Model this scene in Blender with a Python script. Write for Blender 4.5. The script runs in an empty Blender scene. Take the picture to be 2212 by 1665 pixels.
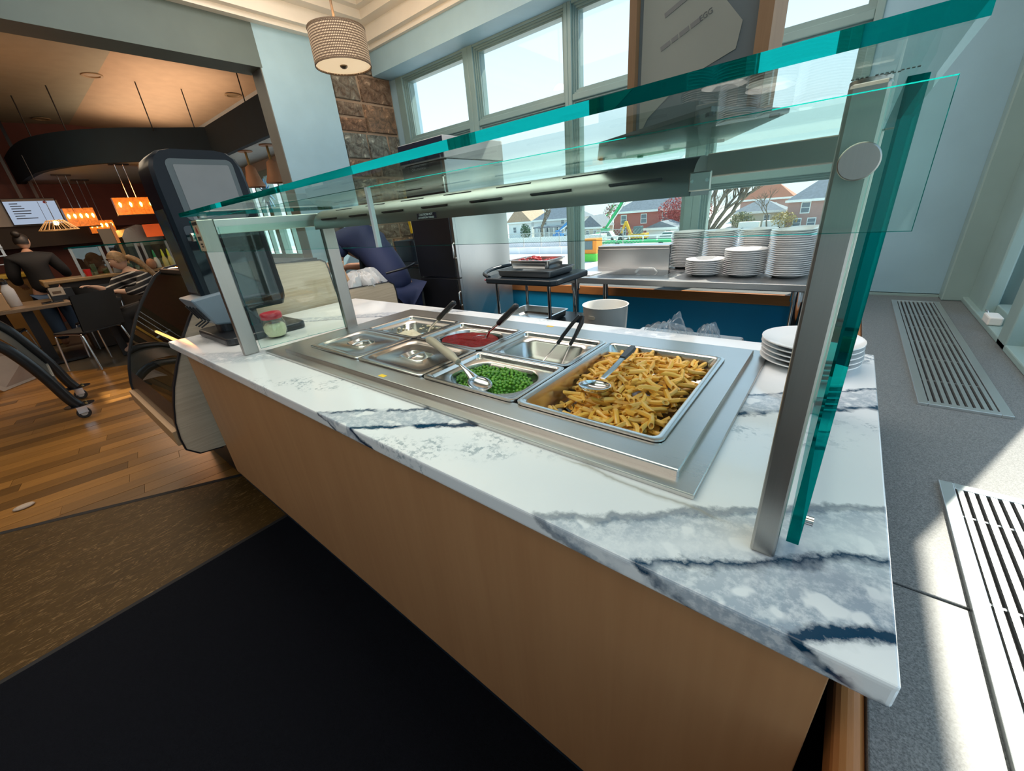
import bpy, bmesh, math, random
from mathutils import Vector, Matrix
sc = bpy.context.scene
COL = sc.collection
PI = math.pi
rnd = random.Random(11)

# ---------------------------------------------------------------- camera
cam = bpy.data.cameras.new('camera')
cam.sensor_fit = 'HORIZONTAL'; cam.sensor_width = 36.0
cam.lens = 849.7 / 2212 * 36.0
cam.clip_start = 0.02; cam.clip_end = 400
camo = bpy.data.objects.new('camera', cam); COL.objects.link(camo)
Rw = ((0.78237121, 0.6174075, -0.08187345), (0.19093743, -0.36289993, -0.91205621), (-0.59282222, 0.69793382, -0.40180866))
camo.matrix_world = Matrix(((Rw[0][0], -Rw[1][0], -Rw[2][0], 0), (Rw[0][1], -Rw[1][1], -Rw[2][1], 0), (Rw[0][2], -Rw[1][2], -Rw[2][2], 1.30), (0, 0, 0, 1)))
sc.camera = camo
sc.view_settings.view_transform = 'Standard'
sc.view_settings.look = 'None'
sc.view_settings.gamma = 1.0
sc.view_settings.use_curve_mapping = False
sc.view_settings.exposure = 0.62
sc.cycles.max_bounces = 10
sc.cycles.transparent_max_bounces = 24
sc.cycles.transmission_bounces = 8
sc.cycles.sample_clamp_indirect = 4.0
sc.cycles.caustics_reflective = False
sc.cycles.caustics_refractive = False

# ---------------------------------------------------------------- sky, sun, added fill lights
wd = bpy.data.worlds.new('sky'); sc.world = wd; wd.use_nodes = True
n = wd.node_tree.nodes; l = wd.node_tree.links; n.clear()
wo = n.new('ShaderNodeOutputWorld'); bg = n.new('ShaderNodeBackground')
tc = n.new('ShaderNodeTexCoord'); sp = n.new('ShaderNodeSeparateXYZ'); cr = n.new('ShaderNodeValToRGB')
l.new(tc.outputs['Generated'], sp.inputs[0]); l.new(sp.outputs['Z'], cr.inputs[0])
e = cr.color_ramp.elements
e[0].position = 0.0; e[0].color = (0.80, 0.88, 0.95, 1)
e[1].position = 1.0; e[1].color = (0.28, 0.50, 0.80, 1)
x = e.new(0.16); x.color = (0.70, 0.84, 0.95, 1)
x = e.new(0.42); x.color = (0.42, 0.68, 0.92, 1)
l.new(cr.outputs[0], bg.inputs[0]); bg.inputs[1].default_value = 1.05; l.new(bg.outputs[0], wo.inputs[0])

def light(kind, name, energy, color, loc, rot=None, size=None, aim=None, angle=None):
    d = bpy.data.lights.new(name, kind); d.energy = energy; d.color = color
    if kind == 'AREA': d.shape = 'RECTANGLE'; d.size, d.size_y = size
    elif kind == 'SUN': d.angle = angle
    elif size: d.shadow_soft_size = size
    o = bpy.data.objects.new(name, d); COL.objects.link(o); o.location = loc
    if aim is not None: o.rotation_euler = Vector(aim).to_track_quat('-Z', 'Y').to_euler()
    elif rot: o.rotation_euler = rot
    return o
SUN = Vector((0.36 * 0.68, 0.93 * 0.68, 0.73))
light('SUN', 'sun', 6.0, (1.0, 0.90, 0.76), (0, 6, 8), aim=-SUN, angle=0.012)
light('AREA', 'ceiling_fill', 46, (1.0, 0.94, 0.87), (-1.5, 1.2, 2.95), rot=(0, 0, 0), size=(3.4, 1.6))  # unseen fill light added to brighten the serving area
light('AREA', 'ceiling_fill.001', 20, (1.0, 0.92, 0.82), (-1.4, -1.5, 2.95), rot=(0, 0, 0), size=(3.4, 1.6))  # unseen fill added over the customer side
light('AREA', 'ceiling_fill.002', 45, (1.0, 0.80, 0.56), (-6.5, 0.2, 3.3), rot=(0, 0, 0), size=(4.0, 2.4))  # unseen fill added to brighten the café floor
light('AREA', 'vault_fill', 20, (1.0, 0.72, 0.50), (-9.2, 2.6, 2.98), rot=(PI, 0, 0), size=(3.5, 1.2))  # uplight added to brighten the café vault, no fitting there
light('AREA', 'vault_fill.001', 12, (1.0, 0.80, 0.58), (-5.6, -0.6, 2.6), rot=(PI, 0, 0), size=(2.5, 1.2))  # second added uplight for the vault

# ---------------------------------------------------------------- helpers
class G:
    """collects geometry for ONE mesh"""
    def __init__(s): s.v = []; s.f = []; s.mi = []; s.cur = 0
    def add(s, vs, fs):
        b = len(s.v); s.v += [tuple(p) for p in vs]; s.f += [tuple(b + i for i in f) for f in fs]; s.mi += [s.cur] * len(fs); return s
    def hexa(s, p): return s.add(p, [(0, 3, 2, 1), (4, 5, 6, 7), (0, 1, 5, 4), (1, 2, 6, 5), (2, 3, 7, 6), (3, 0, 4, 7)])
    def box(s, x0, y0, z0, x1, y1, z1):
        if x0 > x1: x0, x1 = x1, x0
        if y0 > y1: y0, y1 = y1, y0
        if z0 > z1: z0, z1 = z1, z0
        return s.hexa([(x0, y0, z0), (x1, y0, z0), (x1, y1, z0), (x0, y1, z0), (x0, y0, z1), (x1, y0, z1), (x1, y1, z1), (x0, y1, z1)])
    def bar(s, a, b, w, t, up=(0, 0, 1)):
        """box from a to b, width w sideways, thickness t along up"""
        a = Vector(a); b = Vector(b); d = (b - a).normalized(); u = Vector(up); sd = d.cross(u)
        if sd.length < 1e-6: u = Vector((0, 1, 0)); sd = d.cross(u)
        sd.normalize(); u = sd.cross(d).normalized(); sd *= w / 2; u *= t / 2
        return s.hexa([a - sd - u, a + sd - u, b + sd - u, b - sd - u, a - sd + u, a + sd + u, b + sd + u, b - sd + u])
    def loft(s, rings, caps=True, closed=True):
        n = len(rings[0]); vs = [p for r in rings for p in r]; fs = []
        for i in range(len(rings) - 1):
            for j in range(n if closed else n - 1):
                k = (j + 1) % n; fs.append((i * n + j, i * n + k, (i + 1) * n + k, (i + 1) * n + j))
        if caps:
            fs.append(tuple(range(n))[::-1]); m = (len(rings) - 1) * n; fs.append(tuple(range(m, m + n)))
        return s.add(vs, fs)
    def tube(s, pts, r, n=10, caps=True, loop=False):
        pts = [Vector(p) for p in pts]; rr = r if isinstance(r, (list, tuple)) else [r] * len(pts)
        rings = []; prev = None; N = len(pts)
        for i, p in enumerate(pts):
            if loop: d = pts[(i + 1) % N] - pts[i - 1]
            else: d = pts[min(i + 1, N - 1)] - pts[max(i - 1, 0)]
            d.normalize()
            if prev is None:
                a = Vector((0, 0, 1)) if abs(d.z) < .9 else Vector((1, 0, 0)); u = d.cross(a).normalized()
            else:
                u = (prev - d * prev.dot(d))
                u = u.normalized() if u.length > 1e-6 else d.orthogonal().normalized()
            prev = u; w = d.cross(u)
            rings.append([p + (u * math.cos(t) + w * math.sin(t)) * rr[i] for t in [2 * PI * k / n for k in range(n)]])
        if loop: rings.append(rings[0])
        return s.loft(rings, caps and not loop)
    def cyl(s, a, b, r, r2=None, n=16): return s.tube([a, b], [r, r if r2 is None else r2], n)
    def lathe(s, prof, c=(0, 0, 0), n=24, caps=True, sx=1, sy=1):
        rings = [[(c[0] + r * sx * math.cos(2 * PI * k / n), c[1] + r * sy * math.sin(2 * PI * k / n), c[2] + z) for k in range(n)] for r, z in prof]
        return s.loft(rings, caps)
    def prism(s, poly, axis, a0, a1):
        """poly of 2-D points in the plane normal to axis; 'x': (y,z), 'y': (x,z), 'z': (x,y)"""
        mk = {'x': lambda p, a: (a, p[0], p[1]), 'y': lambda p, a: (p[0], a, p[1]), 'z': lambda p, a: (p[0], p[1], a)}[axis]
        return s.loft([[mk(p, a0) for p in poly], [mk(p, a1) for p in poly]])
    def sphere(s, c, r, n=12, m=8, sx=1, sy=1, sz=1):
        return s.lathe([(max(r * math.sin(PI * k / m), r * 1e-3), -r * sz * math.cos(PI * k / m)) for k in range(m + 1)], c, n, True, sx, sy)
    def grid(s, fn, nu, nv):
        vs = [fn(i / nu, j / nv) for j in range(nv + 1) for i in range(nu + 1)]
        return s.add(vs, [(j * (nu + 1) + i, j * (nu + 1) + i + 1, (j + 1) * (nu + 1) + i + 1, (j + 1) * (nu + 1) + i) for j in range(nv) for i in range(nu)])
    def mesh(s, name, mats, smooth=None):
        me = bpy.data.meshes.new(name); me.from_pydata(s.v, [], s.f)
        for m in (mats if isinstance(mats, (list, tuple)) else [mats]): me.materials.append(m)
        if any(s.mi): me.polygons.foreach_set('material_index', s.mi)
        bm = bmesh.new(); bm.from_mesh(me); bmesh.ops.recalc_face_normals(bm, faces=bm.faces); bm.to_mesh(me); bm.free()
        if smooth:
            me.polygons.foreach_set('use_smooth', [True] * len(me.polygons)); me.set_sharp_from_angle(angle=math.radians(smooth))
        me.update(); return me
    def build(s, name, mats, parent=None, smooth=None, bevel=0, seg=2, local=False):
        return put(name, s.mesh(name, mats, smooth), parent, bevel, seg, local)

def put(name, me, parent=None, bevel=0, seg=2, local=False):
    o = bpy.data.objects.new(name, me); COL.objects.link(o)
    if bevel:
        b = o.modifiers.new('bevel', 'BEVEL'); b.width = bevel; b.segments = seg; b.limit_method = 'ANGLE'; b.angle_limit = math.radians(40)
        b.harden_normals = False
    if parent is not None:
        o.parent = parent
        if parent.parent is None and not local: o.matrix_parent_inverse = parent.matrix_basis.inverted()
    return o
def tag(o, label=None, cat=None, group=None, kind=None):
    if label: o['label'] = label
    if cat: o['category'] = cat
    if group: o['group'] = group
    if kind: o['kind'] = kind
    return o
def thing(name, label, cat, loc=(0, 0, 0), group=None, rz=0, kind=None):
    o = bpy.data.objects.new(name, None); COL.objects.link(o); o.location = loc; o.rotation_euler = (0, 0, rz)
    o.empty_display_size = .05
    if kind == 'structure': o['kind'] = kind; return o
    return tag(o, label, cat, group, kind)
def struct(o): o['kind'] = 'structure'; return o
def copy_tree(o, parent=None):
    c = o.copy(); COL.objects.link(c)
    if parent is not None: c.parent = parent
    for ch in list(o.children): copy_tree(ch, c)
    return c
def lettering(name, body, size, mat, loc, xdir, ydir, parent, align='CENTER', ext=0.0002):
    cu = bpy.data.curves.new(name, 'FONT'); cu.body = body; cu.size = size; cu.align_x = align; cu.align_y = 'CENTER'; cu.extrude = ext; cu.resolution_u = 3
    cu.materials.append(mat)
    o = bpy.data.objects.new(name, cu); COL.objects.link(o); bpy.context.view_layer.update()
    me = bpy.data.meshes.new_from_object(o.evaluated_get(bpy.context.evaluated_depsgraph_get())); bpy.data.objects.remove(o); o = bpy.data.objects.new(name, me); COL.objects.link(o)
    X = Vector(xdir).normalized(); Y = Vector(ydir); Y = (Y - X * Y.dot(X)).normalized(); Z = X.cross(Y)
    o.matrix_basis = Matrix(((X.x, Y.x, Z.x, loc[0]), (X.y, Y.y, Z.y, loc[1]), (X.z, Y.z, Z.z, loc[2]), (0, 0, 0, 1)))
    if parent is not None:
        o.parent = parent
        if parent.parent is None: o.matrix_parent_inverse = parent.matrix_basis.inverted()
    return o
def rrect(x0, y0, x1, y1, r, z, k=5):
    """rounded rectangle ring in the plane z"""
    r = min(r, (x1 - x0) / 2 - 1e-5, (y1 - y0) / 2 - 1e-5); out = []
    for cx, cy, a0 in ((x1 - r, y1 - r, 0), (x0 + r, y1 - r, 90), (x0 + r, y0 + r, 180), (x1 - r, y0 + r, 270)):
        for i in range(k + 1):
            a = math.radians(a0 + 90 * i / k); out.append((cx + r * math.cos(a), cy + r * math.sin(a), z))
    return out
def rpoly(x0, y0, x1, y1, r, k=5): return [(p[0], p[1]) for p in rrect(x0, y0, x1, y1, r, 0, k)]
def ell(n, cx, cy, a, b, z): return [(cx + a * math.cos(2 * PI * i / n), cy + b * math.sin(2 * PI * i / n), z) for i in range(n)]
def bez(p, n=16):
    """smooth curve through points (Catmull-Rom)"""
    p = [Vector(q) for q in p]; q = [p[0] * 2 - p[1]] + p + [p[-1] * 2 - p[-2]]; out = []
    for i in range(1, len(q) - 2):
        for k in range(n):
            t = k / n; out.append(.5 * ((2 * q[i]) + (q[i + 1] - q[i - 1]) * t + (2 * q[i - 1] - 5 * q[i] + 4 * q[i + 1] - q[i + 2]) * t * t + (3 * q[i] - q[i - 1] - 3 * q[i + 1] + q[i + 2]) * t ** 3))
    return out + [p[-1]]
def clip(poly, a, b):
    """keep the part of a 2-D polygon to the left of a->b"""
    out = []; sd = lambda p: (b[0] - a[0]) * (p[1] - a[1]) - (b[1] - a[1]) * (p[0] - a[0])
    for i, p in enumerate(poly):
        q = poly[(i + 1) % len(poly)]; s, t = sd(p), sd(q)
        if s >= 0: out.append(p)
        if s * t < 0: k = s / (s - t); out.append((p[0] + (q[0] - p[0]) * k, p[1] + (q[1] - p[1]) * k))
    return out

# ---------------------------------------------------------------- materials
class N:
    """small node-tree builder"""
    def __init__(s, name):
        s.m = bpy.data.materials.new(name); s.m.use_nodes = True; s.t = s.m.node_tree; s.t.nodes.clear()
        s.out = s.t.nodes.new('ShaderNodeOutputMaterial')
    def n(s, typ, **k):
        o = s.t.nodes.new('ShaderNode' + typ)
        for a, b in k.items():
            if a.startswith('_'): setattr(o, a[1:], b)
        return o
    def set(s, sock, v):
        if hasattr(v, 'is_linked') or isinstance(v, bpy.types.NodeSocket): s.t.links.new(v, sock)
        elif isinstance(v, (tuple, list)): sock.default_value = tuple(v) + ((1,) if len(v) == 3 and sock.type == 'RGBA' else ())
        else: sock.default_value = v
    def math(s, op, a, b=0.0, c=None, clamp=False):
        o = s.n('Math', _operation=op, _use_clamp=clamp); s.set(o.inputs[0], a); s.set(o.inputs[1], b)
        if c is not None: s.set(o.inputs[2], c)
        return o.outputs[0]
    def pos(s, scale=(1, 1, 1), rot=(0, 0, 0), obj=True):
        tcn = s.n('TexCoord') if obj else s.n('NewGeometry'); mp = s.n('Mapping')
        s.t.links.new(tcn.outputs['Object'] if obj else tcn.outputs['Position'], mp.inputs[0]); mp.inputs['Scale'].default_value = scale; mp.inputs['Rotation'].default_value = rot
        return mp.outputs[0]
    def noise(s, vec, scale, detail=3, rough=.5, dist=0):
        o = s.n('TexNoise'); s.set(o.inputs['Vector'], vec); o.inputs['Scale'].default_value = scale; o.inputs['Detail'].default_value = detail
        o.inputs['Roughness'].default_value = rough; o.inputs['Distortion'].default_value = dist; return o.outputs['Fac']
    def ramp(s, f, stops, interp='LINEAR'):
        o = s.n('ValToRGB'); o.color_ramp.interpolation = interp; el = o.color_ramp.elements
        while len(el) > 1: el.remove(el[-1])
        el[0].position = stops[0][0]; el[0].color = tuple(stops[0][1]) + (1,)
        for p, c in stops[1:]: x = el.new(p); x.color = tuple(c) + (1,)
        s.set(o.inputs[0], f); return o.outputs[0]
    def mix(s, f, a, b, typ='MIX'):
        o = s.n('Mix', _data_type='RGBA', _blend_type=typ); s.set(o.inputs[0], f); s.set(o.inputs[6], a); s.set(o.inputs[7], b); return o.outputs[2]
    def bump(s, h, strength=.3, dist=.005):
        o = s.n('Bump'); s.set(o.inputs['Height'], h); o.inputs['Strength'].default_value = strength; o.inputs['Distance'].default_value = dist; return o.outputs[0]
    def pbr(s, color, rough=.5, metal=0.0, normal=None, **k):
        o = s.n('BsdfPrincipled'); s.set(o.inputs['Base Color'], color); s.set(o.inputs['Roughness'], rough); s.set(o.inputs['Metallic'], metal)
        if normal is not None: s.set(o.inputs['Normal'], normal)
        for a, b in k.items(): s.set(o.inputs[a.replace('_', ' ')], b)
        s.t.links.new(o.outputs[0], s.out.inputs[0]); return o
    def end(s, sh): s.t.links.new(sh, s.out.inputs[0]); return s.m
def plain(name, color, rough=.5, metal=0.0, var=.08, scale=6.0, bump=0.0, bscale=60, obj=True, **k):
    """one colour with a slight procedural unevenness"""
    b = N(name); p = b.pos(obj=obj); f = b.noise(p, scale, 4)
    dk = tuple(c * (1 - var) for c in color); lt = tuple(min(1, c * (1 + var)) for c in color)
    c = b.ramp(f, [(.3, dk), (.7, lt)]); nm = None
    if bump: nm = b.bump(b.noise(p, bscale, 3), bump, .004)
    b.pbr(c, rough, metal, nm, **k); return b.m
def steelmat(name, col=(.60, .59, .57), rough=.26, stretch=(1, 60, 60), obj=True):
    b = N(name); f = b.noise(b.pos(stretch, obj=obj), 14, 4, .6); g = b.noise(b.pos(obj=obj), 5, 3)
    r = b.math('ADD', b.math('MULTIPLY', f, .07), b.math('ADD', rough - .05, b.math('MULTIPLY', g, .10)))
    c = b.mix(f, tuple(x * .94 for x in col), tuple(min(1, x * 1.05) for x in col))
    b.pbr(c, r, 1.0); return b.m
def woodmat(name, c0, c1, rough=.4, stretch=(1, 1, .08), scale=22, obj=True, per_object=.0):
    b = N(name); p = b.pos(stretch, obj=obj); f = b.noise(p, scale, 5, .6, .4); g = b.noise(b.pos(stretch, obj=obj), scale * 5, 2, .5)
    c = b.mix(b.math('ADD', b.math('MULTIPLY', f, .8), b.math('MULTIPLY', g, .25)), c0, c1)
    if per_object:
        oi = b.n('ObjectInfo'); hs = b.n('HueSaturation'); b.set(hs.inputs['Value'], b.math('ADD', 1 - per_object, b.math('MULTIPLY', oi.outputs['Random'], 2 * per_object))); b.set(hs.inputs['Color'], c); c = hs.outputs[0]
    b.pbr(c, rough, 0, b.bump(g, .05, .001)); return b.m
def glassmat(name, tint=(.95, .985, .97), f0=.04, rough=0.0, gain=.96):
    """clear pane: see-through, mirroring more at grazing angles"""
    b = N(name); lw = b.n('LayerWeight'); lw.inputs['Blend'].default_value = .5
    f = b.math('ADD', f0, b.math('MULTIPLY', b.math('POWER', lw.outputs['Facing'], 5.0), gain), clamp=True)
    tr = b.n('BsdfTransparent'); b.set(tr.inputs[0], tint); gl = b.n('BsdfGlossy'); gl.inputs['Roughness'].default_value = rough
    mx = b.n('MixShader'); b.set(mx.inputs[0], f); b.t.links.new(tr.outputs[0], mx.inputs[1]); b.t.links.new(gl.outputs[0], mx.inputs[2])
    return b.end(mx.outputs[0])
def filmmat(name, tint, body, fac):
    """thin translucent plastic: part see-through, part scattering"""
    b = N(name); tr = b.n('BsdfTransparent'); b.set(tr.inputs[0], tint); pb = b.n('BsdfPrincipled'); b.set(pb.inputs['Base Color'], body); pb.inputs['Roughness'].default_value = .18
    lw = b.n('LayerWeight'); f = b.math('ADD', fac, b.math('MULTIPLY', b.math('POWER', lw.outputs['Facing'], 2.5), .55), clamp=True)
    mx = b.n('MixShader'); b.set(mx.inputs[0], f); b.t.links.new(tr.outputs[0], mx.inputs[1]); b.t.links.new(pb.outputs[0], mx.inputs[2]); return b.end(mx.outputs[0])
def emit(name, color, strength):
    b = N(name); e = b.n('Emission'); b.set(e.inputs[0], color); e.inputs[1].default_value = strength; return b.end(e.outputs[0])

STEEL = steelmat('brushed_steel', (.66, .64, .61), .27)
STEELY = steelmat('brushed_steel_cross', stretch=(60, 1, 60))
STEELZ = steelmat('brushed_steel_upright', (.44, .42, .385), .32, (60, 60, 1))
PANST = steelmat('pan_steel', (.66, .65, .62), .2, (8, 8, 8))
CHROME = plain('chrome', (.75, .75, .75), .12, 1.0)
BLACK = plain('black_plastic', (.012, .013, .016), .35)
BLACKG = plain('black_gloss', (.01, .011, .015), .12)
NAVYB = plain('blue_black_metal', (.012, .022, .035), .38)
DARKM = plain('dark_slot', (.008, .008, .009), .8)
WGLASS = glassmat('window_glass', (.96, .985, .985), .015, 0, .4)
GGLASS = glassmat('guard_glass', (.91, .985, .955), .035, 0, .36)
WALLB = plain('pale_blue_wall', (.29, .45, .53), .55, var=.04, obj=False)
FRAME = plain('grey_green_frame', (.20, .30, .29), .38, var=.05, obj=False)
WHITE = plain('white_plastic', (.78, .77, .74), .4)
CERAM = plain('white_ceramic', (.80, .80, .80), .1, var=.02)
OAK = woodmat('oak_edge', (.36, .12, .03), (.60, .25, .08), .38, (6, .35, 6), 30)
MAPLE = woodmat('maple_panel', (.36, .165, .07), (.52, .27, .125), .42, (2.2, 2.2, .14), 10)
LAM = woodmat('striped_laminate', (.30, .21, .13), (.74, .62, .46), .45, (1.2, 1.2, 30), 2.6)
LAM_SHADED = woodmat('shaded_laminate', (.27, .245, .21), (.46, .43, .38), .45, (2.0, 2.0, 26), 5)  # striped laminate again with shade put into its colour
b_ = N('glass_edge'); g_ = b_.n('BsdfGlass'); b_.set(g_.inputs['Color'], (.006, .46, .43)); g_.inputs['Roughness'].default_value = .02; g_.inputs['IOR'].default_value = 1.45
d_ = b_.n('BsdfDiffuse'); b_.set(d_.inputs[0], (.0, .16, .15)); m_ = b_.n('MixShader'); m_.inputs[0].default_value = .15
b_.t.links.new(g_.outputs[0], m_.inputs[1]); b_.t.links.new(d_.outputs[0], m_.inputs[2]); GEDGE = b_.end(m_.outputs[0])

# ---------------------------------------------------------------- floor
b = N('dark_carpet'); f = b.noise(b.pos(obj=False), 320, 2); c = b.mix(f, (.0015, .002, .0035), (.008, .009, .013)); b.pbr(c, .95, 0, b.bump(f, .5, .003), Specular_IOR_Level=.08); CARPET = b.m
b = N('brown_vinyl'); p = b.pos((1, .22, 1), (0, 0, -.35), obj=False); f = b.noise(p, 9, 6, .65, 1.2); g = b.noise(p, 60, 3, .6, 2.5)
c = b.mix(f, (.024, .012, .003), (.085, .045, .010)); c = b.mix(b.ramp(g, [(.56, (0, 0, 0)), (.66, (.8, .8, .8))]), c, (.20, .12, .05)); b.pbr(c, .5, 0, b.bump(g, .12, .002), Specular_IOR_Level=.2); VINYL = b.m
b = N('concrete_tile'); f = b.noise(b.pos(obj=False), 3, 5); c = b.mix(f, (.06, .05, .035), (.16, .125, .085)); b.pbr(c, .35); CONC = b.m
PLANK = woodmat('floor_plank', (.12, .045, .008), (.36, .175, .042), .3, (9, .5, 1), 5, per_object=.48)
FL = struct(G().box(-12.5, -3.4, -.12, .65, 3.75, -.012).build('floor', CONC))
n1 = (-3.136, -.493); n2 = (-2.567, .435)            # edge between planks and brown vinyl
n1 = (n1[0] - (n2[0] - n1[0]) * 2.6, n1[1] - (n2[1] - n1[1]) * 2.6); n2 = (n2[0] + .6 * .569, n2[1] + .6 * .928)
f1 = (-7.445, -.463); f2 = (-6.40, .63); fd = (f2[0] - f1[0], f2[1] - f1[1]); f1 = (f1[0] - 2 * fd[0], f1[1] - 2 * fd[1]); f2 = (f2[0] + 2.2 * fd[0], f2[1] + 2.2 * fd[1])
CP = G().prism([(-1.93, -3.3), (.6, -3.3), (.6, 3.0), (-1.93, 3.0)], 'z', -.012, .002).build('carpet', CARPET, FL)
q = [(-1.935, -3.3), (-1.935, 2.9), (-3.6, 2.9), (-7, 2.9), (-7, -3.3)]
VN = G().prism(clip(q, n2, n1), 'z', -.012, 0.0).build('vinyl_strip', VINYL, FL)
G().prism([(n1[0] - .012, n1[1] + .008), (n1[0] + .012, n1[1] - .008), (n2[0] + .012, n2[1] - .008), (n2[0] - .012, n2[1] + .008)], 'z', -.012, .001).build('joint_strip', DARKM, FL)
G().box(-1.945, -3.3, -.012, -1.925, .7, .0025).build('joint_strip', DARKM, FL)
ang = math.radians(80); dv = (math.cos(ang), math.sin(ang)); dn = (dv[1], -dv[0]); k = 0
for i in range(54):
    off = -2.2 - i * .112; yy = -2.3 + rnd.uniform(-1.2, 0)
    while yy < 2.2:
        L = rnd.uniform(.9, 1.7); cs = [(off, yy), (off, yy + L - .002), (off + .110, yy + L - .002), (off + .110, yy)]
        poly = [(a * dn[0] + t * dv[0] - 0.2, a * dn[1] + t * dv[1]) for a, t in cs]; yy += L
        poly = clip(clip(poly, n1, n2), f2, f1)
        if len(poly) < 3: continue
        ys = [p[1] for p in poly]; xs = [p[0] for p in poly]
        if max(ys) < -1.0 - .12 * abs(min(xs) + 3) or min(ys) > 1.9: continue
        k += 1
        if k > 298: continue
        mx = sum(xs) / len(xs); my = sum(ys) / len(ys)
        o = G().prism([(p[0] - mx, p[1] - my) for p in poly], 'z', -.012, rnd.uniform(-.0012, .0004)).build('plank', PLANK)
        o.location = (mx, my, 0); o.parent = FL

# ---------------------------------------------------------------- window wall (back) and its windows
YW = 2.95; YG = 2.995
cols = [(-3.506, -2.714), (-2.606, -1.764), (-1.706, -.874), (-.776, -.094)]
rows = [(.76, 1.356), (1.414, 1.986), (2.024, 2.516)]
W = G()
W.box(-3.95, YW, 0, .9, 3.2, .735)                    # below the windows
W.box(-3.95, YW, 2.57, .9, 3.2, 3.2)                  # above
W.box(-.06, YW, .70, .9, 3.2, 2.6)
W.box(-3.95, YW, .70, -3.60, 3.2, 2.6)
struct(W.build('wall_back', WALLB))
for i, (x0, x1) in enumerate(cols):
    lx = -3.60 if i == 0 else (cols[i - 1][1] + x0) / 2; rx = -.06 if i == 3 else (x1 + cols[i + 1][0]) / 2
    wn = thing('window_%d' % (i + 1), '', '', (lx, YG, .735), kind='structure')
    fr = G()
    for a, bb in ((lx, x0), (x1, rx)):
        s = 1 if a == lx else -1
        fr.box(a, 2.94, .735, bb, 3.06, 2.57)
    zs = [.735] + [z for r in rows for z in r] + [2.57]
    for z0, z1 in zip(zs[::2], zs[1::2]): fr.box(x0, 2.945, z0, x1, 3.06, z1)
    fr.build('frame', FRAME, wn, bevel=.004)
    for r in rows:
        for k, (d, yy) in enumerate(((.012, 2.962), (.024, 2.973), (.034, 2.984))):   # stepped sash profile
            st = G(); w = .012
            st.box(x0 + d - w, yy, r[0], x0 + d, 3.05, r[1]); st.box(x1 - d, yy, r[0], x1 - d + w, 3.05, r[1])
            st.box(x0 + d, yy, r[1] - d, x1 - d, 3.05, r[1] - d + w); st.box(x0 + d, yy, r[0] + d - w, x1 - d, 3.05, r[0] + d)
            st.build('sash', FRAME, wn)
        G().box(x0 + .034, YG, r[0] + .034, x1 - .034, YG + .006, r[1] - .034).build('pane', WGLASS, wn)
SOF = struct(G().box(-3.66, 2.74, 2.53, .62, 2.96, 3.2).build('trim_1', WALLB))
# ceiling, tray mouldings, beam and piers
CEIL = plain('cream_ceiling', (.62, .52, .42), .7, var=.05, obj=False)
MOULD = plain('white_moulding', (.70, .66, .58), .5, var=.03, obj=False)
BEAM = plain('grey_blue_beam', (.085, .12, .115), .6, var=.05, obj=False)
PIERS = plain('grey_pier_side', (.13, .135, .12), .6, var=.05, obj=False)
struct(G().box(-3.7, -3.4, 2.98, .62, 2.96, 3.1).build('ceiling', CEIL))
for k, (a, z0, z1) in enumerate(((0, 2.70, 2.735), (.05, 2.735, 2.84), (.14, 2.84, 2.90), (.2, 2.90, 2.98))):
    m = G(); m.box(-3.66, -3.3, z0, -3.62 + a + .03, 2.74, z1); m.box(-3.62 + a + .03, 2.74, z0, .6, 2.74 - a - .03, z1); struct(m.build('trim_%d' % (k + 2), MOULD))
bm_ = G(); bm_.box(-3.86, -3.4, 2.435, -3.65, 1.76, 3.2); struct(bm_.build('trim_6', BEAM))
pr = G(); pr.cur = 0; pr.box(-3.81, 1.752, 0, -3.652, 2.31, 3.2); struct(pr.build('wall_left', WALLB))
struct(G().box(-3.812, 1.745, 0, -3.653, 1.752, 2.6).build('trim_7', PIERS))
struct(G().box(-3.9, 2.31, 0, -3.70, 2.95, 3.2).build('wall_left.001', plain('mortar', (.33, .235, .16), .9, obj=False)))
SW = bpy.data.objects['wall_left.001']
# field stones, each its own piece
b = N('field_stone'); p = b.pos(); f = b.noise(p, 16, 6, .7, .8); oi = b.n('ObjectInfo'); f = b.ramp(f, [(.36, (0, 0, 0)), (.62, (1, 1, 1))])
c = b.mix(f, b.ramp(oi.outputs['Random'], [(0, (.10, .06, .04)), (.35, (.17, .085, .045)), (.6, (.08, .085, .075)), (.8, (.20, .10, .05)), (1, (.14, .125, .10))]), b.ramp(oi.outputs['Random'], [(0, (.42, .21, .11)), (.4, (.40, .31, .22)), (.6, (.33, .37, .32)), (1, (.5, .27, .14))]))
b.pbr(c, .85, 0, b.bump(f, .9, .03)); STONE = b.m
z = .75
stones = []
while z < 2.56:
    h = rnd.uniform(.13, .24); y = 2.325
    while y < 2.93:
        w = min(rnd.uniform(.13, .3), 2.945 - y)
        if 2.945 - (y + w) < .08: w = 2.945 - y
        if h > .17 and rnd.random() < .4:
            stones += [(y, z, w, h * .48), (y, z + h * .5, w, h * .48)]
        else: stones.append((y, z, w, h))
        y += w
    z += h
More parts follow.
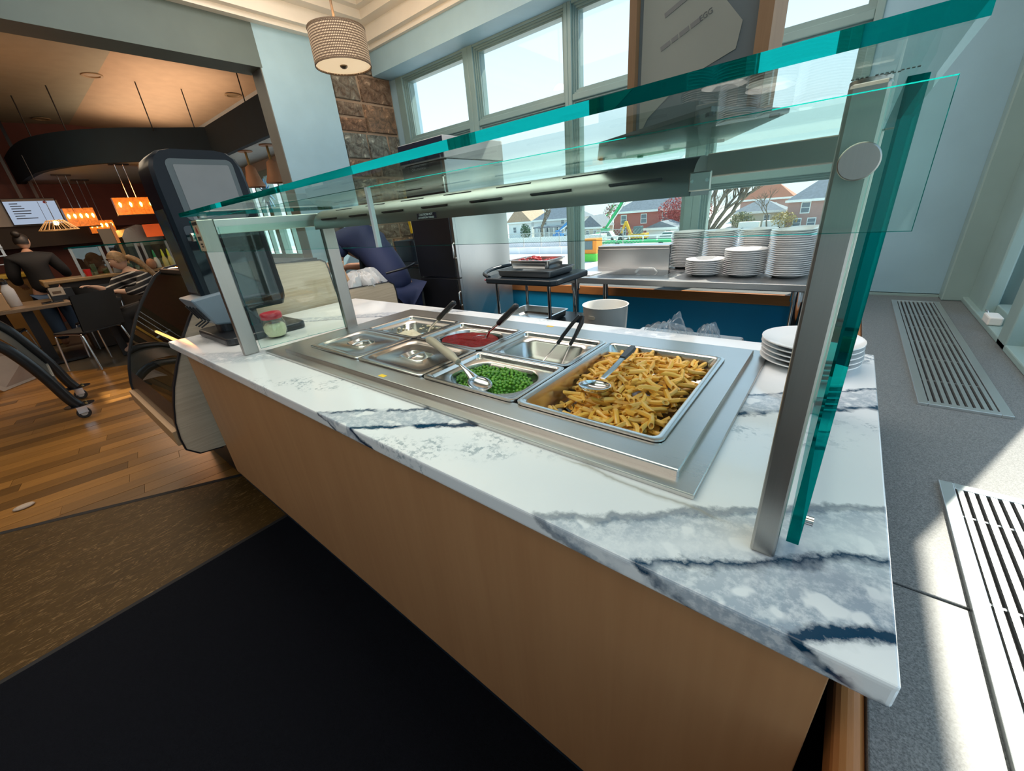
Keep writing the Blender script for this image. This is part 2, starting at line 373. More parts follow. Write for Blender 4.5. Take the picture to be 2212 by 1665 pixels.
for y, z0, w, h in stones:
    gp = .007; d = rnd.uniform(.016, .030); n_ = 6; tl = rnd.uniform(-.008, .008); tv = rnd.uniform(-.008, .008)
    def fn(u, v):
        e_ = min(u, 1 - u, v, 1 - v)
        if e_ < 1e-6: return (-.004, (w - 2 * gp) * (u - .5), (h - 2 * gp) * (v - .5))
        jy, jz = rnd.uniform(-.006, .006), rnd.uniform(-.006, .006); k = 1 if e_ > 1.5 / n_ else .78
        uu = (.03 + .94 * (u * n_ - 1) / (n_ - 2)) - .5; vv = (.03 + .94 * (v * n_ - 1) / (n_ - 2)) - .5
        return (d * k + tl * uu * 2 + tv * vv * 2 + rnd.uniform(-.0065, .0065), (w - 2 * gp) * uu + (jy if k == 1 else 0), (h - 2 * gp) * vv + (jz if k == 1 else 0))
    o = G().grid(fn, n_, n_).build('stone', STONE, None); o.location = (-3.70, y + w / 2, z0 + h / 2); o.parent = SW
# right wall with its tall windows
FR2 = plain('pale_green_frame', (.27, .38, .37), .36, var=.05, obj=False)
rw = G(); rw.box(.56, -3.4, 0, .80, 2.95, .72); rw.box(.56, -3.4, 2.5, .80, 2.95, 3.2); rw.box(.56, 2.62, .7, .80, 2.95, 2.6); struct(rw.build('wall_right', FR2))
struct(G().box(-3.9, -3.45, 0, .7, -3.3, 3.2).build('wall_front', WALLB))
ys = [2.62, 2.10, .95, -.25, -1.45, -2.65, -3.38]
for i in range(6):
    y1, y0 = ys[i], ys[i + 1]; wn = thing('window_%d' % (i + 5), '', '', (.6, y0, .72), kind='structure')
    g = G(); xf = .50 if i == 0 else .60; hw = .05 if i == 0 else .03
    g.box(xf, y0 - hw, .72, .68, y0 + hw, 2.5); g.box(.60, y0 + hw, 2.42, .68, y1 - .05, 2.5); g.box(.555, y0 + hw, .72, .68, y1 - .05, .775)
    g.build('frame', FR2, wn, bevel=.004)
    s = G()
    for d, xx in ((.014, .605), (.028, .62)):
        w = .014; a, c2, e0, e1 = y0 + hw, y1 - .05, .775, 2.42
        s.box(xx, a + d - w, e0, .67, a + d, e1); s.box(xx, c2 - d, e0, .67, c2 - d + w, e1); s.box(xx, a + d, e0 + d - w, .67, c2 - d, e0 + d); s.box(xx, a + d, e1 - d, .67, c2 - d, e1 - d + w)
    s.build('sash', FR2, wn)
    G().box(.64, y0 + hw + .028, .803, .646, y1 - .078, 2.392).build('pane', WGLASS, wn)
cs = G(); cs.box(.43, 2.86, .72, .56, 2.95, 2.6); cs.box(.52, 2.55, .72, .56, 2.86, 2.6); struct(cs.build('trim_8', FR2, bevel=.006))
st = G(); st.box(.50, -3.3, .72, .56, 2.95, .742); struct(st.build('trim_9', FR2, bevel=.004))
# bench (sill) along both walls, with oak nosing
b = N('grey_speckled_top'); p = b.pos(obj=False); f = b.ramp(b.noise(p, 420, 3, .7), [(.35, (0, 0, 0)), (.65, (1, 1, 1))]); g = b.noise(p, 160, 2); c = b.mix(f, (.055, .06, .065), (.24, .25, .25)); c = b.mix(b.math('MULTIPLY', g, .35), c, (.18, .195, .20)); b.pbr(c, .42); SILL = b.m
BLUE = plain('bright_blue_panel', (.008, .36, .68), .45, var=.04, obj=False)
struct(G().box(.128, .692, .69, .56, 2.95, .72).build('trim_10', SILL, bevel=.002)); struct(G().box(.128, -3.3, .69, .56, .688, .72).build('trim_11', SILL, bevel=.002))
struct(G().box(.16, -3.3, 0, .56, 2.95, .69).build('wall_right.001', NAVYB))
struct(G().box(.128, 2.936, .7201, .43, 2.95, .732).build('trim_19', FR2))
struct(G().box(.098, -3.3, .655, .128, 2.81, .7195).build('trim_12', OAK, bevel=.012, seg=3))
struct(G().box(-3.65, 2.835, .69, .128, 2.95, .72).build('trim_13', SILL))
struct(G().box(-3.65, 2.81, .655, .128, 2.835, .7195).build('trim_14', woodmat('oak_edge_along', (.36, .12, .03), (.60, .25, .08), .38, (.35, 6, 6), 30), bevel=.006))
struct(G().box(-3.65, 2.84, 0, .16, 2.95, .655).build('wall_back.001', BLUE))
# floor-register style vents in the sill
VENT = plain('vent_aluminium', (.58, .60, .60), .32, .85, var=.04)
for (y0, y1, lab) in ((1.44, 2.79, 'long slatted aluminium vent let into the grey sill beside the counter'), (-.35, 1.035, 'sunlit slatted aluminium vent in the sill, nearest the viewer')):
    t = thing('sill_vent', lab, 'vent', (.33, y0, .72), 'vents in the sill'); x0, x1 = .243, .418
    fr = G(); w = .021
    fr.box(x0, y0, .7195, x0 + w, y1, .728); fr.box(x1 - w, y0, .7195, x1, y1, .728); fr.box(x0 + w, y0, .7195, x1 - w, y0 + .02, .728); fr.box(x0 + w, y1 - .02, .7195, x1 - w, y1, .728)
    fr.build('frame', VENT, t, bevel=.0012)
    G().box(x0 + w, y0 + .02, .7195, x1 - w, y1 - .02, .7203).build('dark_opening', DARKM, t)
    nS = 9; iw = (x1 - x0 - 2 * w)
    for k in range(nS):
        xc = x0 + w + iw * (k + .5) / nS; G().box(xc - .0042, y0 + .02, .7203, xc + .0042, y1 - .02, .7268).build('slat', VENT, t)
    yy = y0 + .2
    while yy < y1 - .1: G().box(x0 + w, yy, .7203, x1 - w, yy + .004, .7236).build('cross_bar', VENT, t); yy += .215
# ================================================================ serving counter
b = N('veined_quartz'); P_ = b.pos(obj=False); sx = b.n('SeparateXYZ'); b.set(sx.inputs[0], P_)
wv = b.math('SUBTRACT', sx.outputs[1], b.math('MULTIPLY', sx.outputs[0], .68)); wv = b.math('ADD', wv, b.math('MULTIPLY', b.math('SUBTRACT', sx.outputs[2], .9), -1.6))
n1_ = b.noise(P_, 9, 4, .6); n2_ = b.noise(P_, 60, 4, .65); n3_ = b.noise(P_, 2.2, 3); n4_ = b.noise(P_, 150, 3)
wd_ = b.math('ADD', wv, b.math('ADD', b.math('MULTIPLY', b.math('SUBTRACT', n1_, .5), .07), b.math('MULTIPLY', b.math('SUBTRACT', n2_, .5), .03)))
ws = b.math('MULTIPLY', wd_, .4)
def band(stops): return [(max(0, min(1, p * .4)), (v, v, v)) for p, v in stops]
fill = b.ramp(ws, band([(.0, 0), (.325, 0), (.34, .9), (.44, .55), (.47, .15), (.50, .5), (.53, .8), (.537, 0), (.86, 0), (.872, .75), (.965, .6), (.975, 0), (1.46, 0), (1.5, .5), (1.62, .45), (1.63, 0), (2.15, 0), (2.17, .6), (2.25, .5), (2.26, 0)]))
vein = b.ramp(ws, band([(.0, 0), (.312, 0), (.317, 1), (.332, 1), (.336, 0), (.428, 0), (.431, 1), (.442, 1), (.445, 0), (.526, 0), (.529, 1), (.536, 1), (.539, 0), (.856, 0), (.859, 1), (.874, 1), (.877, 0), (.961, 0), (.964, 1), (.970, 1), (.973, 0), (1.62, 0), (1.626, .8), (1.632, 0), (2.15, 0), (2.157, 1), (2.164, 0)]))
spn_ = b.ramp(b.noise(P_, 16, 3, .6), [(.45, (0, 0, 0)), (.58, (1, 1, 1))])
spk = b.ramp(ws, band([(.70, 0), (.74, .5), (.79, .5), (.83, 0), (1.12, 0), (1.16, .7), (1.22, .5), (1.28, 0), (1.8, 0), (1.85, .5), (1.9, 0)]))
blot = b.ramp(b.noise(P_, 75, 4, .7), [(.38, (0, 0, 0)), (.56, (1, 1, 1))]); white = b.ramp(b.noise(P_, 28, 2, .4), [(.60, (0, 0, 0)), (.66, (1, 1, 1))])
c = b.mix(b.math('MULTIPLY', n3_, .35), (.80, .80, .80), (.74, .77, .80))
c = b.mix(b.math('MULTIPLY', b.math('MULTIPLY', fill, b.math('SUBTRACT', 1.0, white)), b.math('ADD', .35, b.math('MULTIPLY', blot, .6))), c, (.235, .30, .38))
c = b.mix(b.math('MULTIPLY', b.math('MULTIPLY', spk, spn_), b.ramp(b.noise(P_, 95, 4, .65), [(.50, (0, 0, 0)), (.58, (1, 1, 1))])), c, (.02, .10, .16))
c = b.mix(b.math('MULTIPLY', vein, b.ramp(b.noise(P_, 14, 3), [(.34, (0, 0, 0)), (.42, (1, 1, 1))])), c, (.006, .04, .085))
gv = b.math('ABSOLUTE', b.math('SUBTRACT', b.math('ADD', b.math('ADD', sx.outputs[1], b.math('MULTIPLY', sx.outputs[0], .06)), b.math('MULTIPLY', b.math('SUBTRACT', n1_, .5), .035)), .472))
gm = b.math('MULTIPLY', b.ramp(gv, [(.0, (.75, .75, .75)), (.003, (.5, .5, .5)), (.0045, (0, 0, 0))]), b.ramp(b.math('ADD', sx.outputs[0], .5), [(.17, (0, 0, 0)), (.22, (1, 1, 1)), (.42, (1, 1, 1)), (.46, (0, 0, 0))]))
c = b.mix(gm, c, (.33, .31, .26))
b.pbr(c, .09, 0, None, IOR=1.5); QUARTZ = b.m
ct = G()                                              # slab with a cut-out for the hot well
def ctr(z, hole_): return [(x, y, z) for x, y in ((-1.47, .55), (-.15, .55), (-.15, 1.09), (-1.47, 1.09))] if hole_ else [(x, y, z) for x, y in ((-2.275, .346), (.112, .346), (.112, 1.276), (-2.275, 1.276))]
ct.loft([ctr(.869, 1), ctr(.869, 0), ctr(.90, 0), ctr(.90, 1), ctr(.869, 1)], caps=False)
ct = ct.build('countertop', QUARTZ, bevel=.006, seg=3)
tag(ct, 'white veined quartz countertop of the serving counter', 'countertop')
t = thing('serving_counter', 'maple-fronted serving counter body under the quartz top', 'counter', (-1.08, .8, 0))
G().box(-2.245, .385, .19, .075, .405, .869).build('front_panel', MAPLE, t, bevel=.0015)
G().box(-2.245, .405, .12, .075, 1.2, .775).build('cabinet_body', NAVYB, t)
G().box(-2.20, .47, 0.002, .03, 1.15, .12).build('toe_kick', BLACK, t)

# ---------------------------------------------------------------- drop-in hot well
t = thing('hot_food_well', 'stainless steel drop-in hot well set into the quartz top', 'food well', (-.85, .83, .9))
def ring(x0, y0, x1, y1, ix0, iy0, ix1, iy1, z0, z1):
    g = G()
    for a in ((x0, y0, x1, iy0), (x0, iy1, x1, y1), (x0, iy0, ix0, iy1), (ix1, iy0, x1, iy1)): g.box(a[0], a[1], z0, a[2], a[3], z1)
    return g
def frame_loft(o, i, z0, z1, rad=.004):
    """mitred frame: outer rect o, inner rect i"""
    g = G(); q = lambda r, z: [(r[0], r[1], z), (r[2], r[1], z), (r[2], r[3], z), (r[0], r[3], z)]
    g.loft([q(o, z0), q(o, z1), q(i, z1), q(i, z0)], caps=False); return g
frame_loft((-1.60, .497, -.100, 1.178), (-1.46, .56, -.16, 1.10), .9002, .9085).build('flange', STEEL, t, bevel=.002)
frame_loft((-1.492, .526, -.131, 1.135), (-1.416, .588, -.180, 1.036), .9085, .922).build('raised_deck', STEEL, t, bevel=.003)
G().box(-1.42, .585, .777, -.176, 1.04, .785).build('well_floor', PANST, t)
for x_, y_, w_ in ((-.93, .534, .018), (-.77, 1.12, .014)):
    o = G().box(x_, y_, .9219, x_ + .026, y_ + .013, .9224).build('warning_sticker', plain('yellow_label', (.85, .55, .02), .4), t)

# ---------------------------------------------------------------- pans
ZR = .9275
def pan(name, label, x0, x1, y0, y1, cavity, depth=.055, group='steel pans in the hot well', z=ZR):
    t = thing(name, label, 'pan', ((x0 + x1) / 2, (y0 + y1) / 2, z - depth), group); g = G(); cx, cy = (x0 + x1) / 2, (y0 + y1) / 2
    e = .0015; x0 += e; x1 -= e; y0 += e; y1 -= e
    rr = lambda d, zz, r: rrect(x0 + d, y0 + d, x1 - d, y1 - d, r, zz)
    rings = [rr(.003, z - .0045, .016), rr(0, z - .004, .018), rr(0, z - .0005, .018), rr(.003, z, .016), rr(.011, z, .014), rr(.015, z - .003, .012)]
    if cavity == 'rect':
        rings += [rr(.019, z - .02, .03), rr(.024, z - depth * .8, .034), rr(.034, z - depth * .97, .03), rr(.05, z - depth, .02)]
    elif cavity == 'half':
        rings += [rr(.018, z - .012, .014), rr(.034, z - .014, .03), rr(.040, z - .022, .036), rr(.050, z - depth * .85, .04), rr(.06, z - depth, .03)]
    else:
        N_ = len(rings[0]); a, bq = (x1 - x0) / 2 - .034, (y1 - y0) / 2 - .026
        def el(f, zz):
            base = rr(.03, zz, .05); out = []
            for p in base:
                th = math.atan2((p[1] - cy) / bq, (p[0] - cx) / a); ex = 2.6
                k = (abs(math.cos(th)) ** ex + abs(math.sin(th)) ** ex) ** (-1 / ex); out.append((cx + a * f * k * math.cos(th), cy + bq * f * k * math.sin(th), zz))
            return out
        rings += [rr(.018, z - .012, .014), el(1.04, z - .013), el(1.0, z - .015), el(.97, z - .03), el(.90, z - depth * .9), el(.75, z - depth)]
    g.loft(rings[:6], caps=False); g2 = G(); g2.loft(rings[5:], caps=False); n_ = len(rings[-1]); g2.add(rings[-1], [tuple(range(n_))])
    g.build('rim', PANST, t, smooth=50); g2.build('basin', PANST, t, smooth=50)
    return t
XC = [-1.42, -1.112, -.805, -.494, -.175]; YF, YM, YB = .580, .806, 1.042
pan('pasta_pan', 'large steel pan heaped with penne pasta', XC[3], XC[4], YF, YB, 'rect', .065)
pan('pea_pan', 'steel pan of green peas in front row', XC[2], XC[3], YF, YM, 'oval', .055)
pan('tongs_pan', 'nearly empty steel pan holding the tongs, beside the pasta', XC[2], XC[3], YM, YB, 'half', .075)
pan('sauce_pan', 'steel pan of red tomato sauce between the creamy pan and the tongs', XC[1], XC[2], YM, YB, 'oval', .055)
pan('creamy_pan', 'steel pan with scraped creamy leftovers in back row', XC[0], XC[1], YM, YB, 'half', .06)
def lid(x0, x1, y0, y1, label):
    t = thing('pan_lid', label, 'lid', ((x0 + x1) / 2, (y0 + y1) / 2, ZR - .004), 'flat steel pan lids'); z = ZR; cx, cy = (x0 + x1) / 2, (y0 + y1) / 2
    x0 += .002; x1 -= .002; y0 += .002; y1 -= .002
    rr = lambda d, zz, r: rrect(x0 + d, y0 + d, x1 - d, y1 - d, r, zz)
    g = G(); base = rr(.03, z, .03); a, bq = .062, .036
    def el(f, zz): return [(cx + a * f * math.cos(math.atan2((p[1] - cy) / bq, (p[0] - cx) / a)), cy + bq * f * math.sin(math.atan2((p[1] - cy) / bq, (p[0] - cx) / a)), zz) for p in base]
    rings = [rr(0, z - .004, .012), rr(0, z, .012), rr(.002, z + .001, .012), rr(.022, z + .001, .03), rr(.027, z - .003, .03), rr(.034, z - .004, .028), el(1.12, z - .004), el(1.05, z - .002), el(.98, z - .004), el(.8, z - .013), el(.4, z - .017)]
    g.loft(rings, caps=False); n_ = len(rings[-1]); g.add(rings[-1], [tuple(range(n_))]); g.build('cover', PANST, t, smooth=55)
    G().tube([(cx - .004, cy - .031, z - .004), (cx - .004, cy - .012, z - .0005), (cx - .004, cy + .012, z - .0005), (cx - .004, cy + .031, z - .004)], .0045, 8).build('handle', PANST, t, smooth=60)
lid(XC[0], XC[1], YF, YM, 'flat steel lid at the far corner of the well, in front of the creamy pan'); lid(XC[1], XC[2], YF, YM, 'flat steel lid beside the pan of peas')

# ---------------------------------------------------------------- food
b = N('penne'); p = b.pos(); f = b.noise(p, 60, 3); oi = b.n('ObjectInfo')
c = b.mix(b.math('ADD', b.math('MULTIPLY', f, .5), b.math('MULTIPLY', oi.outputs['Random'], .5)), (.78, .38, .035), (.97, .62, .14)); b.pbr(c, .3, 0, None, Subsurface_Weight=.15, Subsurface_Radius=(.01, .006, .002)); PENNE = b.m
def penne_mesh(L, r, bend, cut, seed):
    g = G(); n = 10; rings = []; K = 6
    for i in range(K + 1):
        t = i / K - .5; ring_ = []
        for k in range(n):
            a = 2 * PI * k / n; rr_ = r * (1 + .05 * (k % 2)); x = L * t + (cut * rr_ * math.cos(a) * (1 if i in (0, K) else 0) * 1.0)
            if i == 0: x = -L / 2 + cut * rr_ * math.cos(a)
            if i == K: x = L / 2 + cut * rr_ * math.cos(a)
            ring_.append((x, rr_ * math.sin(a), rr_ * math.cos(a) + bend * (1 - 4 * t * t)))
        rings.append(ring_)
    g.loft(rings, caps=False); inn = []
    for ring_, s, in ((rings[-1], 1), (rings[0], -1)):
        cx = sum(p[0] for p in ring_) / n; cz = sum(p[2] for p in ring_) / n
        i1 = [(cx + (p[0] - cx) * .68, p[1] * .68, cz + (p[2] - cz) * .68) for p in ring_]; i2 = [(q[0] - s * .008, q[1], q[2]) for q in i1]
        g.loft([ring_, i1, i2], caps=False); g.add(i2, [tuple(range(n))])
    return g
PM = [penne_mesh(L, r, bd, ct_, i).mesh('penne', PENNE, 40) for i, (L, r, bd, ct_) in enumerate(((.040, .0052, .002, 1.0), (.044, .0055, .004, 1.1), (.037, .0050, .001, .9), (.042, .0054, -.002, 1.05)))]
def mound(x, y):
    u = (x - XC[3]) / (XC[4] - XC[3]); v = (y - YF) / (YB - YF)
    h = .030 * math.exp(-((u - .62) ** 2 / .10 + (v - .62) ** 2 / .16)) + .016 * math.exp(-((u - .30) ** 2 / .03 + (v - .80) ** 2 / .03))
    h -= .022 * math.exp(-((u - .30) ** 2 / .03 + (v - .24) ** 2 / .02)); return ZR - .034 + h
def rot_to(yaw, pitch, roll): return Matrix.Rotation(yaw, 4, 'Z') @ Matrix.Rotation(pitch, 4, 'Y') @ Matrix.Rotation(roll, 4, 'X')
def in_pan(x, y, m): return XC[3] + m < x < XC[4] - m and YF + m < y < YB - m
def hole(x, y): return ((x - (XC[3] + .075)) / .075) ** 2 + ((y - (YF + .085)) / .045) ** 2 < 1 and rnd.random() < .75
pts = []; tries = 0
while len(pts) < 290 and tries < 20000:
    tries += 1; x = rnd.uniform(XC[3] + .042, XC[4] - .042); y = rnd.uniform(YF + .045, YB - .04)
    if hole(x, y): continue
    if x < XC[3] + .055 and y < YF + .16 and rnd.random() < .6: continue
    lay = len(pts) // 100
    if any((x - q[0]) ** 2 + (y - q[1]) ** 2 < .0137 ** 2 for q in pts if q[2] == lay): continue
    pts.append((x, y, lay))
for i, (x, y, lay) in enumerate(pts):
    o = bpy.data.objects.new('penne', PM[i % 4]); COL.objects.link(o)
    z = mound(x, y) + (lay - 1) * .0065 + rnd.uniform(-.002, .002)
    yaw = rnd.uniform(0, 2 * PI); pit = rnd.gauss(0, .22)
    o.matrix_basis = Matrix.Translation((x, y, max(z, ZR - .057))) @ rot_to(yaw, pit, rnd.uniform(0, 6.3)) @ Matrix.Scale(rnd.uniform(.92, 1.08), 4)
    tag(o, 'golden penne tube in the heap of pasta in the large pan', 'pasta', 'penne in the large pan')
g = G(); base = [(v.co, ) for v in PM[0].vertices]; fcs = [tuple(p.vertices) for p in PM[0].polygons]
for i in range(190):
    while True:
        x = rnd.uniform(XC[3] + .04, XC[4] - .04); y = rnd.uniform(YF + .04, YB - .038)
        if not hole(x, y): break
    M4 = Matrix.Translation((x, y, max(mound(x, y) - .013, ZR - .0585))) @ rot_to(rnd.uniform(0, 6.3), rnd.gauss(0, .1), rnd.uniform(0, 6.3)); g.add([M4 @ q[0] for q in base], fcs)
tag(g.build('penne_layer', PENNE, smooth=40), 'lower layer of penne tubes under the heap in the large pan', 'pasta', kind='stuff')
b = N('pea'); oi = b.n('ObjectInfo'); f = b.noise(b.pos(), 90, 2)
c = b.mix(b.math('ADD', b.math('MULTIPLY', oi.outputs['Random'], .75), b.math('MULTIPLY', f, .25)), (.035, .19, .010), (.20, .45, .04)); b.pbr(c, .32, 0, None, Subsurface_Weight=.1, Subsurface_Radius=(.004, .008, .002)); PEA = b.m
pcx, pcy = (XC[2] + XC[3]) / 2, (YF + YM) / 2; pa, pb_ = .110, .078
def peaz(x, y): return ZR - .025 + .010 * (1 - ((x - pcx) / pa) ** 2 - ((y - pcy) / pb_) ** 2) + .006 * math.sin(x * 60 + 1) * math.sin(y * 70)
pea_me = G().sphere((0, 0, 0), .0046, 12, 8).mesh('pea', PEA, 180)
cand = []; tries = 0
while tries < 60000 and len(cand) < 560:
    tries += 1; a = rnd.uniform(0, 2 * PI); r_ = math.sqrt(rnd.random()); x = pcx + pa * r_ * math.cos(a); y = pcy + pb_ * r_ * math.sin(a)
    lay = 0 if len(cand) < 330 else 1
    if any((x - q[0]) ** 2 + (y - q[1]) ** 2 < .0083 ** 2 for q in cand if q[2] == lay): continue
    cand.append((x, y, lay))
for x, y, lay in [q for q in cand if q[2] == 0][:300]:
    o = bpy.data.objects.new('pea', pea_me); COL.objects.link(o); o.location = (x, y, peaz(x, y) + rnd.uniform(0, .003)); s_ = rnd.uniform(.88, 1.1); o.scale = (s_, s_, s_ * .94)
    tag(o, 'green pea in the pan beside the beige-handled spoon', 'pea', 'peas in the steel pan')
g = G(); me_v = [v.co.copy() for v in pea_me.vertices]; me_f = [tuple(p.vertices) for p in pea_me.polygons]
rest = [q for q in cand if q[2] == 0][300:] + [q for q in cand if q[2] == 1]
for x, y, lay in rest: g.add([(v.x + x, v.y + y, v.z + peaz(x, y) - .006 * lay) for v in me_v], me_f)
g.lathe([(.001, 0), (.6, 0), (1, -.004)], (pcx, pcy, ZR - .033), 32, False, pa * .98, pb_ * .98)
tag(g.build('peas_below', PEA, smooth=180), 'lower layer of green peas filling the steel pan', 'peas', kind='stuff')
b = N('tomato_sauce'); p = b.pos(obj=False); f = b.noise(p, 150, 5, .75); f = b.ramp(f, [(.35, (0, 0, 0)), (.65, (1, 1, 1))]); c = b.mix(f, (.30, .004, .003), (.78, .022, .015)); b.pbr(c, .3, 0, b.bump(f, 1.0, .008), IOR=1.35); SAUCE = b.m
scx, scy = (XC[1] + XC[2]) / 2, (YM + YB) / 2
g = G(); g.grid(lambda u, v: (scx + .119 * u_(u, v)[0], scy + .089 * u_(u, v)[1], ZR - .021 + .004 * math.sin(9 * u) * math.sin(7 * v) + .0025 * rnd.random()), 28, 28) if False else None
u_ = lambda r, a: (r * math.cos(a), r * math.sin(a))
g.lathe([(.001, .002), (.3, .003), (.6, .001), (.85, .0), (1.0, .003)], (scx, scy, ZR - .0235), 40, False, .112, .082)
g.v = [(x + rnd.uniform(-.001, .001), y, z + rnd.uniform(-.0012, .0012)) for x, y, z in g.v]
tag(g.build('tomato_sauce', SAUCE, smooth=180), 'bright red tomato sauce in a steel pan', 'sauce', kind='stuff')
b = N('creamy_mash'); p = b.pos(obj=False); f = b.noise(p, 50, 5, .65); c = b.mix(f, (.62, .56, .34), (.80, .76, .58)); b.pbr(c, .35, 0, b.bump(f, .7, .006)); MASH = b.m
g = G(); mx, my = (XC[0] + XC[1]) / 2, (YM + YB) / 2
def mashf(u, v):
    x = mx - .095 + .19 * u; y = my - .07 + .12 * v; e = min(u, 1 - u, v, 1 - v)
    return (x, y, ZR - .056 + .028 * (1 - u) * min(1, e * 5) + .006 * math.sin(u * 17) * math.sin(v * 13) + rnd.uniform(0, .004))
g.grid(mashf, 22, 16)
for k in range(70):                                   # smears and flecks up the pan wall
    a = rnd.uniform(0, 6.28); g.sphere((mx + .108 * max(-1, min(1, 1.25 * math.cos(a))), my + .072 * max(-1, min(1, 1.25 * math.sin(a))), ZR - rnd.uniform(.018, .045)), rnd.uniform(.002, .007), 6, 4, 2, 1, .6)
tag(g.build('creamy_leftovers', MASH, smooth=180), 'creamy leftovers scraped up the walls of a steel pan', 'food', kind='stuff')
BROTH = plain('brown_juice', (.20, .13, .05), .15); g = G(); g.prism(rpoly(XC[2] + .075, YM + .06, XC[3] - .065, YB - .075, .03), 'z', ZR - .074, ZR - .0715)
tag(g.build('pan_juices', BROTH), 'thin brown juices left in the pan with the tongs', 'juices', kind='stuff')

# ---------------------------------------------------------------- serving utensils
UT = plain('utensil_steel', (.70, .70, .70), .16, 1.0, var=.03)
TAUPE = plain('beige_handle', (.50, .42, .31), .45); GREYH = plain('grey_grip', (.05, .055, .06), .4)
def bowl_mesh(c, r, depth, tilt=0, az=0, sx=1, sy=1):
    prof = [(r * math.sin(k / 6 * PI / 2) + 1e-4, -depth * math.cos(k / 6 * PI / 2)) for k in range(7)]
    prof2 = [(q[0] * .94 + 1e-4, q[1] * .93 + .0004) for q in prof[::-1]]; g = G().lathe(prof + prof2, (0, 0, 0), 28, False, sx, sy)
    M4 = Matrix.Translation(c) @ Matrix.Rotation(az, 4, 'Z') @ Matrix.Rotation(tilt, 4, 'Y'); g.v = [tuple(M4 @ Vector(p)) for p in g.v]; return g
t = thing('pasta_spoon', 'steel serving ladle with dark grip resting on the penne', 'ladle', (-.41, .69, .93))
bc = Vector((-.370, .715, .940)); bowl_mesh(bc, .035, .017, .12, 1.5).build('bowl', UT, t, smooth=60)
h0 = bc + Vector((.003, .031, .004)); h1 = Vector((-.366, .800, .950)); h2 = Vector((-.368, .862, .957)); h3 = Vector((-.371, .925, .961))
def strap(pts, ws_, th):
    g = G(); rings = []
    for i, p in enumerate(pts):
        d = (Vector(pts[min(i + 1, len(pts) - 1)]) - Vector(pts[max(i - 1, 0)])).normalized(); sd = d.cross(Vector((0, 0, 1))).normalized(); up = sd.cross(d); p = Vector(p); w = ws_[i] / 2; k = th / 2
        rings.append([p + sd * w - up * k * .3, p + sd * w * .7 + up * k, p - sd * w * .7 + up * k, p - sd * w - up * k * .3, p - sd * w * .7 - up * k, p + sd * w * .7 - up * k])
    return g.loft(rings)
strap([h0, h1, h2], [.012, .015, .013], .004).build('shank', UT, t, smooth=50)
strap([h2 - Vector((0, .008, .001)), h2 + (h3 - h2) * .4, h3 - (h3 - h2) * .15, h3], [.018, .021, .021, .014], .009).build('grip', GREYH, t, smooth=50)
t = thing('slotted_spoon', 'beige-handled steel spoodle lying in the green peas', 'spoon', (-.66, .66, .92))
bc = Vector((-.632, .624, .926)); g = bowl_mesh(bc, .034, .012, .1, -.4, 1.18, .82); g.build('bowl', UT, t, smooth=60)
strap([bc + Vector((-.030, .012, .004)), (-.700, .646, .942), (-.748, .663, .952)], [.03, .012, .012], .005).build('shank', UT, t, smooth=50)
G().tube(bez([(-.738, .659, .951), (-.775, .672, .957), (-.85, .70, .963), (-.915, .725, .966), (-.955, .74, .963)], 4), [.0085, .0085, .009, .0105, .012, .0125, .012, .0115, .011, .0115, .012, .0125, .0125, .012, .0115, .009, .004], 10).build('handle', TAUPE, t, smooth=60)
def dipper(label, tip, mid, end, name):
    t = thing(name, label, 'ladle', tip, 'black-handled serving ladles'); tip, mid, end = Vector(tip), Vector(mid), Vector(end)
    bowl_mesh(tip + Vector((0, 0, .004)), .026, .016, 0, 0).build('bowl', UT, t, smooth=60)
    G().tube([tip + Vector((.02, .006, .002)), tip + (mid - tip) * .5, mid], .0045, 8).build('shank', UT, t, smooth=60)
    d = (end - mid); G().tube([mid - d * .06, mid, mid + d * .2, mid + d * .7, mid + d * .95, end], [.004, .0095, .0105, .0105, .0105, .005], 10).build('handle', BLACK, t, smooth=60)
dipper('black-handled ladle standing in the creamy pan', (-1.262, .960, .876), (-1.180, .985, .945), (-1.095, 1.005, 1.013), 'serving_ladle')
dipper('black-handled ladle standing in the red sauce', (-.945, .965, .902), (-.872, .985, .957), (-.795, 1.0, 1.024), 'serving_ladle')
t = thing('serving_tongs', 'steel tongs with black grips propped in the juices pan', 'tongs', (-.62, .9, .86))
apex = Vector((-.560, .995, 1.005))
for s_, tip in ((-1, Vector((-.672, .945, .862))), (1, Vector((-.608, .958, .862)))):
    a = apex + Vector((s_ * .004, 0, 0)); m_ = tip + (a - tip) * .45
    strap([tip, tip + (m_ - tip) * .5, m_], [.012, .012, .013], .005).build('arm', UT, t, smooth=50)
    strap([m_ - (m_ - tip) * .03, m_ + (a - m_) * .3 + Vector((s_ * .004, 0, 0)), m_ + (a - m_) * .8 + Vector((s_ * .006, 0, 0)), a + Vector((0, .002, .004))], [.015, .017, .016, .012], .010).build('grip', BLACK, t, smooth=50)

